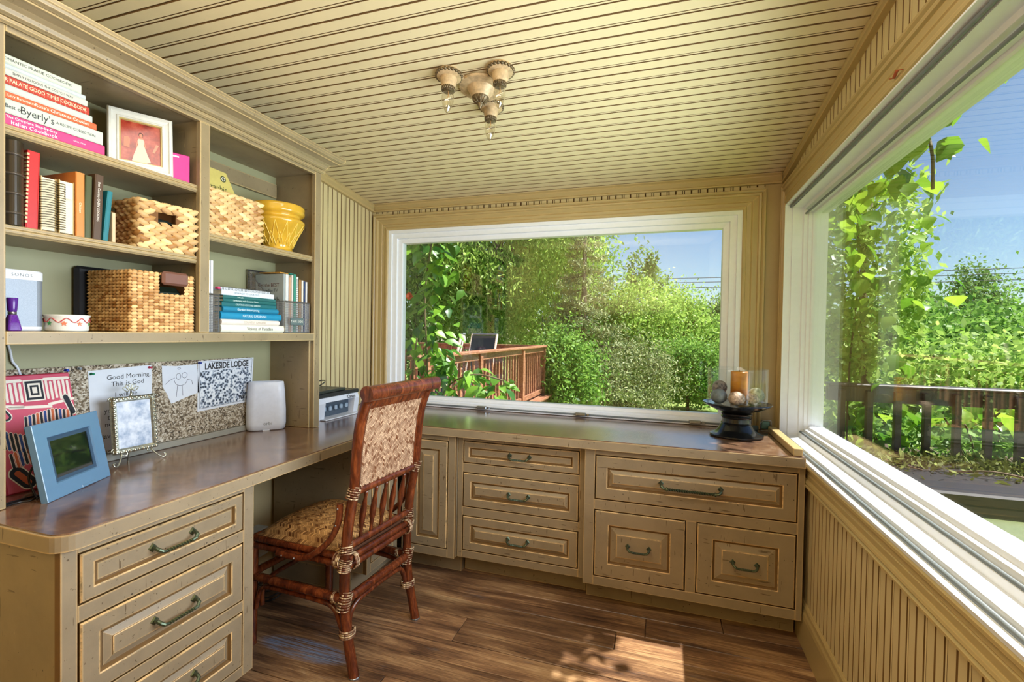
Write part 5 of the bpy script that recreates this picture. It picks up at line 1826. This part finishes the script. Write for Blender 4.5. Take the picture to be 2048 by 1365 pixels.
def crown(c, rad, n, k, spread, seed):
    """leaf positions grouped into k clumps near the surface of an ellipsoid"""
    r = np.random.default_rng(seed)
    d = r.normal(size=(k, 3)); d /= np.linalg.norm(d, axis=1, keepdims=True)
    K = np.array(c) + d * np.array(rad) * r.uniform(.35, 1.0, (k, 1)) ** .6
    i = r.integers(0, k, n)
    return K[i] + r.normal(size=(n, 3)) * np.array(rad) * spread * r.uniform(.5, 1.3, (k, 1))[i]


def tree(name, label, x, y, base, height, rad, n, k, leaf, mat, aspect=.45, droop=.2, spread=.17, group=None, seed=1, cz=None, cat='tree', trunk=.12, extra=None):
    t = thing(name, label, cat, (x, y, base), group=group)
    c = (x, y, cz if cz is not None else base + height - rad[2])
    P = crown(c, rad, n, k, spread, seed)
    if extra is not None: P = np.vstack([P, extra])
    P = P[P[:, 2] > base + .05]
    foliage('foliage', P, leaf, mat, t, aspect, droop, seed=seed)
    r = random.Random(seed)
    m = MB()
    m.tube([(x, y, base - .1), (x + r.uniform(-.1, .1), y, base + height * .35), (x + r.uniform(-.2, .2), y, base + height * .85)], [trunk, trunk * .7, trunk * .15], 7)
    m.build('trunk', M_BARK, t, smooth=True)
    for j in range(6):
        a = 2 * PI * j / 6 + r.uniform(0, 1)
        z0 = base + height * r.uniform(.3, .55)
        MB().tube([(x, y, z0), (x + rad[0] * .4 * math.cos(a), y + rad[1] * .4 * math.sin(a), z0 + height * .2), (x + rad[0] * .8 * math.cos(a), y + rad[1] * .8 * math.sin(a), z0 + height * .3)], [trunk * .4, trunk * .25, trunk * .05], 5).build('branch', M_BARK, t, smooth=True)
    return t


def spruce(name, label, x, y, base, height, rad, seed):
    t = thing(name, label, 'tree', (x, y, base))
    r = np.random.default_rng(seed)
    MB().tube([(x, y, base - .1), (x, y, base + height)], [.14, .01], 7).build('trunk', M_BARK, t, smooth=True)
    P = []
    nb = 95
    for k in range(nb):
        u = (k + .5) / nb
        z = base + height * (.12 + .87 * u)
        L = rad * (1.02 - u) * r.uniform(.6, 1.15) + .08
        a = r.uniform(0, 2 * PI)
        m_ = max(24, int(270 * (1.05 - u)))
        s = r.uniform(.1, 1, m_) ** .7
        pts = np.stack([x + L * s * math.cos(a), y + L * s * math.sin(a), z - .22 * L * s + .15 * L * s ** 2], 1)
        pts += r.normal(size=pts.shape) * np.array([.07, .07, .06]) * (1.2 - .6 * u)
        P.append(pts)
        if k % 3 == 0:
            MB().tube([(x, y, z), (x + L * .55 * math.cos(a), y + L * .55 * math.sin(a), z - .09 * L), (x + L * math.cos(a), y + L * math.sin(a), z - .08 * L)], [.02, .012, .004], 4).build('branch', M_BARK, t)
    foliage('foliage', np.vstack(P), .105, M_LEAF3, t, .28, .15, seed=seed)
    return t


tree('willow_tree', 'large yellow-green tree filling the left of the far window', -4.55, 12.6, GZ, 8.6, (2.75, 2.2, 3.7), 70000, 260, .15, M_LEAF, .3, .5, .13, seed=3, trunk=.2)
tree('leafy_tree', 'green tree behind the deck chairs at the left of the far window', -7.4, 13.5, GZ, 8.0, (3.2, 2.4, 3.8), 26000, 160, .2, M_LEAF2, .4, .3, .17, seed=4, trunk=.2)
tree('leafy_tree', 'mid green tree filling the gap behind the end of the deck', -3.6, 16.5, GZ, 6.6, (2.1, 1.5, 3.4), 22000, 130, .16, M_LEAF2, .45, .2, .17, seed=14)
spruce('spruce_tree', 'tall sparse spruce right of the yellow-green tree', -1.86, 11.5, GZ, 5.9, 1.35, 5)
tree('shrub', 'dense bright green shrub beyond the end of the deck railing', -2.05, 9.95, GZ, 2.25, (.75, .8, 1.25), 15000, 90, .095, M_LEAF2, .5, .1, .2, seed=6, cat='shrub', trunk=.05)
tree('leafy_tree', 'light green tree right of the spruce in the far window', -.9, 17.2, GZ, 4.1, (1.5, 1.4, 1.9), 20000, 130, .125, M_LEAF, .5, .1, .2, seed=7)
tree('leafy_tree', 'light green tree in the centre right of the far window', .5, 18.5, GZ, 3.7, (1.5, 1.3, 1.8), 20000, 130, .125, M_LEAF, .5, .1, .2, seed=8)
tree('leafy_tree', 'sparse tree with thin top rising above its neighbours in the far window', -.6, 21, GZ, 6.0, (1.2, 1.0, 2.6), 3500, 60, .2, M_LEAF4, .5, .1, .12, seed=9)
tree('shrub', 'low pale willow shrub at the bottom centre of the far window', -.9, 12.8, GZ, 2.0, (1.3, .9, 1.05), 16000, 90, .09, M_LEAF3, .35, .15, .2, seed=10, cat='shrub', trunk=.05)
tree('shrub', 'low green shrub left of the candle glass outside the far window', .75, 15.5, GZ, 2.2, (1.2, .9, 1.1), 16000, 90, .1, M_LEAF2, .45, .1, .2, seed=11, cat='shrub', trunk=.05)
tree('shrub', 'rounded green bush right of the candle stand outside the far window', 2.2, 19, GZ, 2.8, (1.6, 1.2, 1.3), 8000, 60, .16, M_LEAF2, .45, .1, .2, seed=12, cat='shrub', trunk=.05)
# far tree line
ORD = ('first', 'second', 'third', 'fourth', 'fifth', 'sixth', 'seventh', 'eighth')
for grp, x0, n_, where in ((0, -.6, 3, 'the far window'), (1, 10.2, 6, 'the right window')):
    for k in range(n_):
        x_ = x0 + 2.5 * k + random.uniform(-.4, .4)
        y_ = 40 + random.uniform(-3, 5)
        h_ = random.uniform(4.6, 5.8) if grp else random.uniform(5.0, 5.6)
        if grp and k == 4: h_ = 7.6
        tree('distant_tree', 'distant green tree, %s from the left in the tree line seen through %s' % (ORD[k], where), x_, y_, GZ - .3, h_, (1.9, 1.7, h_ * .52), 8000, 80, .26, M_LEAF4, .55, .1, .17, group='trees of the far tree line', seed=30 + k + 10 * grp, trunk=.2)
# bushes outside the right window
spots = [(3.4, 7.4, 2.05, 1.2, 'bright green bush nearest the far corner in the right window'), (5.0, 8.6, 2.1, 1.5, 'bright green bush second from the far corner in the right window'), (6.6, 9.2, 2.0, 1.5, 'bright green bush in the middle of the right window'),
         (8.6, 10.2, 2.5, 1.7, 'bright green bush at the right edge of the right window'), (7.8, 15, 3.0, 2.2, 'green thicket behind the bushes in the right window'), (11.5, 17, 3.2, 2.4, 'green thicket further right behind the bushes in the right window'), (14.5, 22, 5.6, 2.4, 'tall round tree above the thicket in the right window'), (5.2, 13, 2.9, 2.0, 'green thicket behind the leftmost bush in the right window')]
for i, (x_, y_, h_, r_, lab) in enumerate(spots):
    tree('shrub' if h_ < 4 else 'leafy_tree', lab, x_, y_, GZ, h_ , (r_, r_ * .8, h_ * .55), 20000, 130, .11 if y_ < 11 else .16, M_LEAF if i in (0, 1, 3) else M_LEAF2, .5, .1, .19, seed=60 + i, cat='shrub' if h_ < 4 else 'tree', trunk=.06, group='shrubs outside the right window')

# power lines
for k, (za, zb) in enumerate(((4.55, 5.35), (4.9, 5.75), (5.2, 6.05))):
    m = MB().tube([(-12 + 4 * i, 35, za + (zb - za) * i / 13 - .25 * math.sin(PI * i / 13)) for i in range(14)], .022, 5)
    tag(m.build('power_line', M_INK, smooth=True), ('lowest', 'middle', 'highest')[k] + ' of the three power lines crossing the sky', 'power line', 'power lines')

# deck with railing and chairs
M_DECK = wood('weathered_cedar', [(.3, srgb(112, 66, 46)), (.5, srgb(158, 104, 76)), (.7, srgb(198, 150, 118))], (10, 2, 10), .6, 3, .2)
dkk = thing('deck', 'weathered cedar deck seen through the far window', 'deck', (-4, 6.8, -.1))
x = -6.6
while x < -2.2:
    MB().box(x, x + .135, 4.0, 9.4, -.04, 0, .003).build('deck_board', M_DECK, dkk)
    x += .14
MB().box(-6.6, -2.2, 4.0, 9.4, -.25, -.041).build('joist_frame', M_DECK, dkk)
for px_ in (-6.4, -2.35):
    for py_ in (4.2, 9.2): MB().box(px_ - .05, px_ + .05, py_ - .05, py_ + .05, GZ - .3, -.25).build('support_post', M_DECK, dkk)


def railing(name, label, p, q, ax, zb, zt, posts, mat, sp=.14, bw=.032, capw=.14, captk=.035, group=None):
    t = thing(name, label, 'railing', ((p[0] + q[0]) / 2, (p[1] + q[1]) / 2, zb), group=group)
    a0, a1 = (p[0], q[0]) if ax == 'x' else (p[1], q[1])
    f = p[1] if ax == 'x' else p[0]
    B = (lambda u0, u1, v0, v1, z0, z1, c=.002: MB().box(u0, u1, f + v0, f + v1, z0, z1, c)) if ax == 'x' else (lambda u0, u1, v0, v1, z0, z1, c=.002: MB().box(f + v0, f + v1, u0, u1, z0, z1, c))
    B(a0, a1, -capw / 2, capw / 2, zt - captk, zt, .006).build('cap_rail', mat, t)
    B(a0, a1, -.02, .02, zt - captk - .09, zt - captk - .001).build('top_rail', mat, t)
    B(a0, a1, -.02, .02, zb + .04, zb + .12).build('bottom_rail', mat, t)
    for u in posts: B(u - .045, u + .045, -.045, .045, zb, zt - captk).build('post', mat, t)
    n_ = int((a1 - a0) / sp)
    for k in range(n_):
        u = a0 + sp * (k + .5)
        if any(abs(u - w) < .07 for w in posts): continue
        B(u - bw / 2, u + bw / 2, -.02 - bw, -.0205, zb + .03, zt - captk - .02).build('baluster', mat, t)
    return t


railing('deck_railing', 'cedar railing running away along the near side of the deck', (-2.3, 4.05), (-2.3, 9.3), 'y', 0, .99, (4.3, 5.77, 7.74, 9.25), M_DECK)
railing('deck_railing', 'cedar railing across the far end of the deck', (-6.5, 9.3), (-2.38, 9.3), 'x', 0, .99, (-6.4, -4.4), M_DECK)


def deck_chair(label, x, y, rz):
    t = thing('patio_chair', label, 'patio chair', (x, y, 0), rz, group='sling chairs on the deck')
    for s in (-1, 1):
        MB().tube([(.25, .27 * s, 0), (.22, .27 * s, .40), (-.2, .27 * s, .38), (-.38, .27 * s, 1.2)], .02, 6).build('side_frame', colr((190, 168, 150), .4), t, local=True, smooth=True)
        MB().tube([(-.28, .27 * s, 0), (-.1, .27 * s, .4)], .018, 6).build('rear_leg', colr((190, 168, 150), .4), t, local=True)
        MB().tube([(.2, .29 * s, .6), (-.25, .29 * s, .62)], .02, 6).build('armrest', colr((190, 168, 150), .4), t, local=True)
    MB().prism([(.2, .41), (-.2, .39), (-.37, 1.17), (-.36, 1.175), (-.19, .40), (.2, .42)], lambda a, b: (a, -.25, b), lambda a, b: (a, .25, b)).build('sling', colr((66, 72, 78), .7), t, local=True)
    MB().tube([(-.385, -.27, 1.2), (-.385, .27, 1.2)], .018, 6).build('top_bar', colr((120, 126, 130), .4), t, local=True)
    return t


deck_chair('grey sling patio chair on the deck nearer the vine', -3.05, 6.0, math.radians(200))
deck_chair('grey sling patio chair on the deck nearer the far railing', -2.95, 6.95, math.radians(250))

# low clapboard knee wall with dark cap and dark railing beyond the right window
pw = thing('knee_wall', 'low white clapboard knee wall with dark metal cap outside the right window', 'planter', (2.3, 3.05, GZ))
for k in range(9):
    z0 = .41 - .125 * (k + 1)
    MB().prism([(0, 0), (-.018, 0), (-.004, .13), (0, .13)], lambda a, b: (.73, 2.75 + a, z0 + b), lambda a, b: (4.2, 2.75 + a, z0 + b)).build('clapboard', colr((240, 242, 246), .5), pw)
MB().box(.73, 4.2, 2.75, 3.3, GZ - .2, .41).build('core', colr((190, 190, 186), .6), pw)
MB().box(.73, 4.25, 2.715, 3.32, .411, .52, .01).build('cap', colr((42, 38, 44), .45), pw)
M_DARKR = wood('dark_stained_rail', [(.3, srgb(44, 36, 38)), (.6, srgb(74, 60, 58)), (.8, srgb(104, 84, 78))], (3, 10, 10), .35, 3, .1)
railing('dark_railing', 'dark stained railing beyond the right window', (.98, 3.42), (4.2, 3.42), 'x', .40, .953, (4.1,), M_DARKR, .143, .034, .10, .02)
MB().box(.73, 4.3, 3.33, 3.6, GZ - .2, .40).build('core', colr((80, 70, 60), .8), pw)


# ------------------------------------------------------------------ near plants with single leaves
def leaf_mesh(name, shape):
    me = bpy.data.meshes.new(name)
    L, w, fold, bend = shape
    st_ = [(0, .02), (.2, .7), (.45, 1.0), (.72, .62), (1.0, .0)]
    vs_, fs = [], []
    for u, k in st_:
        z = -bend * u * u
        vs_ += [(L * u, w * k, z + fold * k), (L * u, 0, z), (L * u, -w * k, z + fold * k)]
    for i in range(4):
        b = 3 * i
        fs += [(b, b + 3, b + 4, b + 1), (b + 1, b + 4, b + 5, b + 2)]
    me.from_pydata(vs_, [], fs)
    me.polygons.foreach_set('use_smooth', [True] * len(fs))
    return me


def leaf_mat(name, a, b, tr=.4):
    g = N(name)
    oi = g.n('ObjectInfo')
    col = g.ramp(oi.outputs['Random'], [(0, srgb(*a)), (1, srgb(*b))])
    g.set(color=col, rough=.35)
    t = g.n('BsdfTranslucent'); g.l(col, t.inputs[0])
    mx = g.n('MixShader'); mx.inputs[0].default_value = tr
    g.l(g.b.outputs[0], mx.inputs[1]); g.l(t.outputs[0], mx.inputs[2]); g.l(mx.outputs[0], g.o.inputs[0])
    return g.m


LM1 = leaf_mat('creeper_leaf', (52, 104, 44), (142, 190, 66))
LM2 = leaf_mat('grape_leaf', (84, 138, 36), (178, 212, 70), .5)


def plant(name, label, base, pts, leaf_sizes, mat, stems, seed, cat='plant', down=.5):
    t = thing(name, label, cat, base)
    r = random.Random(seed)
    meshes = []
    for i, sh in enumerate(leaf_sizes):
        me = leaf_mesh(name + '_leaf', sh); me.materials.append(mat); meshes.append(me)
    for sp__ in stems:
        MB().tube(smooth_path(sp__, 4), .006, 5).build('stem', colr((106, 92, 60), .8), t, smooth=True)
    B = Vector(base)
    for p in pts:
        o = bpy.data.objects.new('leaf', r.choice(meshes))
        COL.objects.link(o)
        o.parent = t
        o.location = Vector(p) - B
        o.rotation_euler = (r.uniform(-.7, .7), r.uniform(.1, 1.3) * down * 1.4, r.uniform(0, 2 * PI))
        k = r.uniform(.7, 1.25)
        o.scale = (k, k, k)
    return t


r = random.Random(5)
pts = []
for k in range(215):
    z = r.uniform(.55, 1.95)
    x_ = r.gauss(-1.66, .085) + .10 * (z > 1.4) * r.random() + (.10 * (1.2 - z) if z < 1.2 else 0)
    pts.append((x_, r.uniform(2.95, 3.35), z))
for k in range(70):
    u = r.random()
    pts.append((-1.55 + .52 * u + r.gauss(0, .03), r.uniform(3.0, 3.25), .98 - .14 * u + r.gauss(0, .06) - .05 * r.random()))
plant('creeper_vine', 'leafy creeper vine hanging outside the left edge of the far window', (-1.7, 3.15, GZ), pts, [(.105, .034, .008, .03), (.085, .028, .006, .02), (.125, .038, .01, .04)], LM1,
      [[(-1.7, 3.15, GZ), (-1.68, 3.1, .2), (-1.64, 3.1, .9), (-1.68, 3.12, 1.5), (-1.6, 3.1, 2.0)], [(-1.66, 3.12, .4), (-1.5, 3.1, .8), (-1.28, 3.08, .93), (-1.05, 3.08, .9)], [(-1.72, 3.1, .2), (-1.74, 3.05, .8), (-1.7, 3.05, 1.2)]], 5, 'vine')
fl_ = thing('trumpet_flower', 'orange trumpet flower on the creeper at the left window edge', 'flower', (-1.7, 2.98, 1.475))
m = MB()
m.lathe([(.004, 0), (.006, .03), (.014, .045), (.026, .052)], seg=10, cap=False, ax='y')
m.v = [(a, -b, c) for a, b, c in m.v]
m.build('petals', colr((226, 92, 44), .5), fl_, local=True, smooth=True)
r = random.Random(8)
pts = []
for k in range(150):
    pts.append((r.uniform(1.0, 1.45), r.uniform(3.05, 3.75), r.gauss(1.85, .33)))
for k in range(72):  # leaves added out of view to trim the sun patch on the floor
    pts.append((r.uniform(1.0, 1.2), r.uniform(2.0, 2.6), r.uniform(2.24, 2.42)))
for k in range(76):
    u = r.random()
    pts.append((.98 + r.gauss(0, .05), 3.3 - 1.2 * u, 2.03 + r.gauss(0, .05) - .12 * (1 - u) * r.random() - (.25 * r.random() if u < .35 else 0)))
plant('grape_vine', 'sunlit grape vine hanging from the eave outside the right window', (1.1, 3.5, GZ), pts, [(.10, .042, .008, .025), (.08, .034, .006, .02)], LM2,
      [[(1.15, 3.5, GZ), (1.12, 3.5, .8), (1.16, 3.5, 1.6), (1.1, 3.35, 2.1), (.98, 2.7, 2.08), (.97, 2.15, 2.06)], [(.98, 2.3, 2.06), (.965, 2.22, 1.93), (.96, 2.2, 1.8)]], 8, 'vine')
P = crown((1.25, 3.65, 1.7), (.32, .4, .8), 5200, 60, .16, 77)
P = P[(P[:, 0] > .8) & (P[:, 1] > 2.95) & (P[:, 2] < 2.25)]
vt = thing('vine_tangle', 'dense small-leaved vine tangle at the far corner of the right window', 'vine', (1.25, 3.65, GZ))
foliage('foliage', P, .055, M_LEAF, vt, .5, .2, seed=78)
MB().tube([(1.25, 3.66, GZ), (1.3, 3.7, .6), (1.22, 3.62, 1.6), (1.25, 3.6, 2.1)], [.03, .025, .02, .01], 6).build('stem', M_BARK, vt, smooth=True)
r = random.Random(9)
for q, (x_, lab) in enumerate(((1.35, 'broad-leaved plant by the first balusters of the dark railing'), (2.0, 'broad-leaved plant at the middle of the dark railing'), (2.65, 'broad-leaved plant at the right of the dark railing'))):
    pts = []
    stems = []
    for k in range(62):
        a, b = r.gauss(0, .2), r.uniform(0, .6)
        h_ = r.uniform(.42, .80)
        pts.append((x_ + a, 3.56 + b, h_))
        if k % 6 == 0: stems.append([(x_ + a * .4, 3.7 + b * .3, .38), (x_ + a * .8, 3.6 + b, h_ * .75 + .1), (x_ + a, 3.56 + b, h_)])
    plant('broad_leaf_plant', lab, (x_, 3.75, .36), pts, [(.15, .055, .012, .05), (.12, .045, .01, .03)], LM2, stems, 20 + q, 'plant', .4)
P = crown((2.2, 3.8, .5), (1.3, .35, .22), 3500, 60, .2, 79)
P = P[(P[:, 2] > .4) & (P[:, 1] > 3.5)]
vt = thing('groundcover', 'low leafy groundcover behind the dark railing', 'plant', (2.2, 3.8, .4))
foliage('foliage', P, .06, M_LEAF2, vt, .5, .1, seed=80)
MB().box(.75, 4.3, 3.61, 4.4, GZ, .41).build('soil', colr((82, 66, 48), .9), vt)

r_ = np.random.default_rng(91)
P = np.stack([r_.uniform(.95, 3.6, 2600), 3.34 - np.abs(r_.normal(0, .14, 2600)), .524 + np.abs(r_.normal(0, .03, 2600))], 1)
P = P[P[:, 1] > 2.76]
mt_ = thing('moss_tangle', 'tangle of moss and twigs along the dark wall cap', 'moss', (2.2, 3.15, .5205))
foliage('foliage', P, .045, tinted('moss', (66, 70, 34), (150, 160, 80), .8, .2), mt_, .4, .0, seed=92)
for k in range(14):
    x0 = random.uniform(1.0, 3.4); y0 = random.uniform(2.95, 3.28)
    MB().tube(smooth_path([(x0, y0, .526), (x0 + .15, y0 + random.uniform(-.08, .06), .54 + random.uniform(0, .03)), (x0 + .34, y0 + random.uniform(-.1, .1), .527)], 4), .005, 5).build('twig', colr((120, 96, 78), .8), mt_, smooth=True)
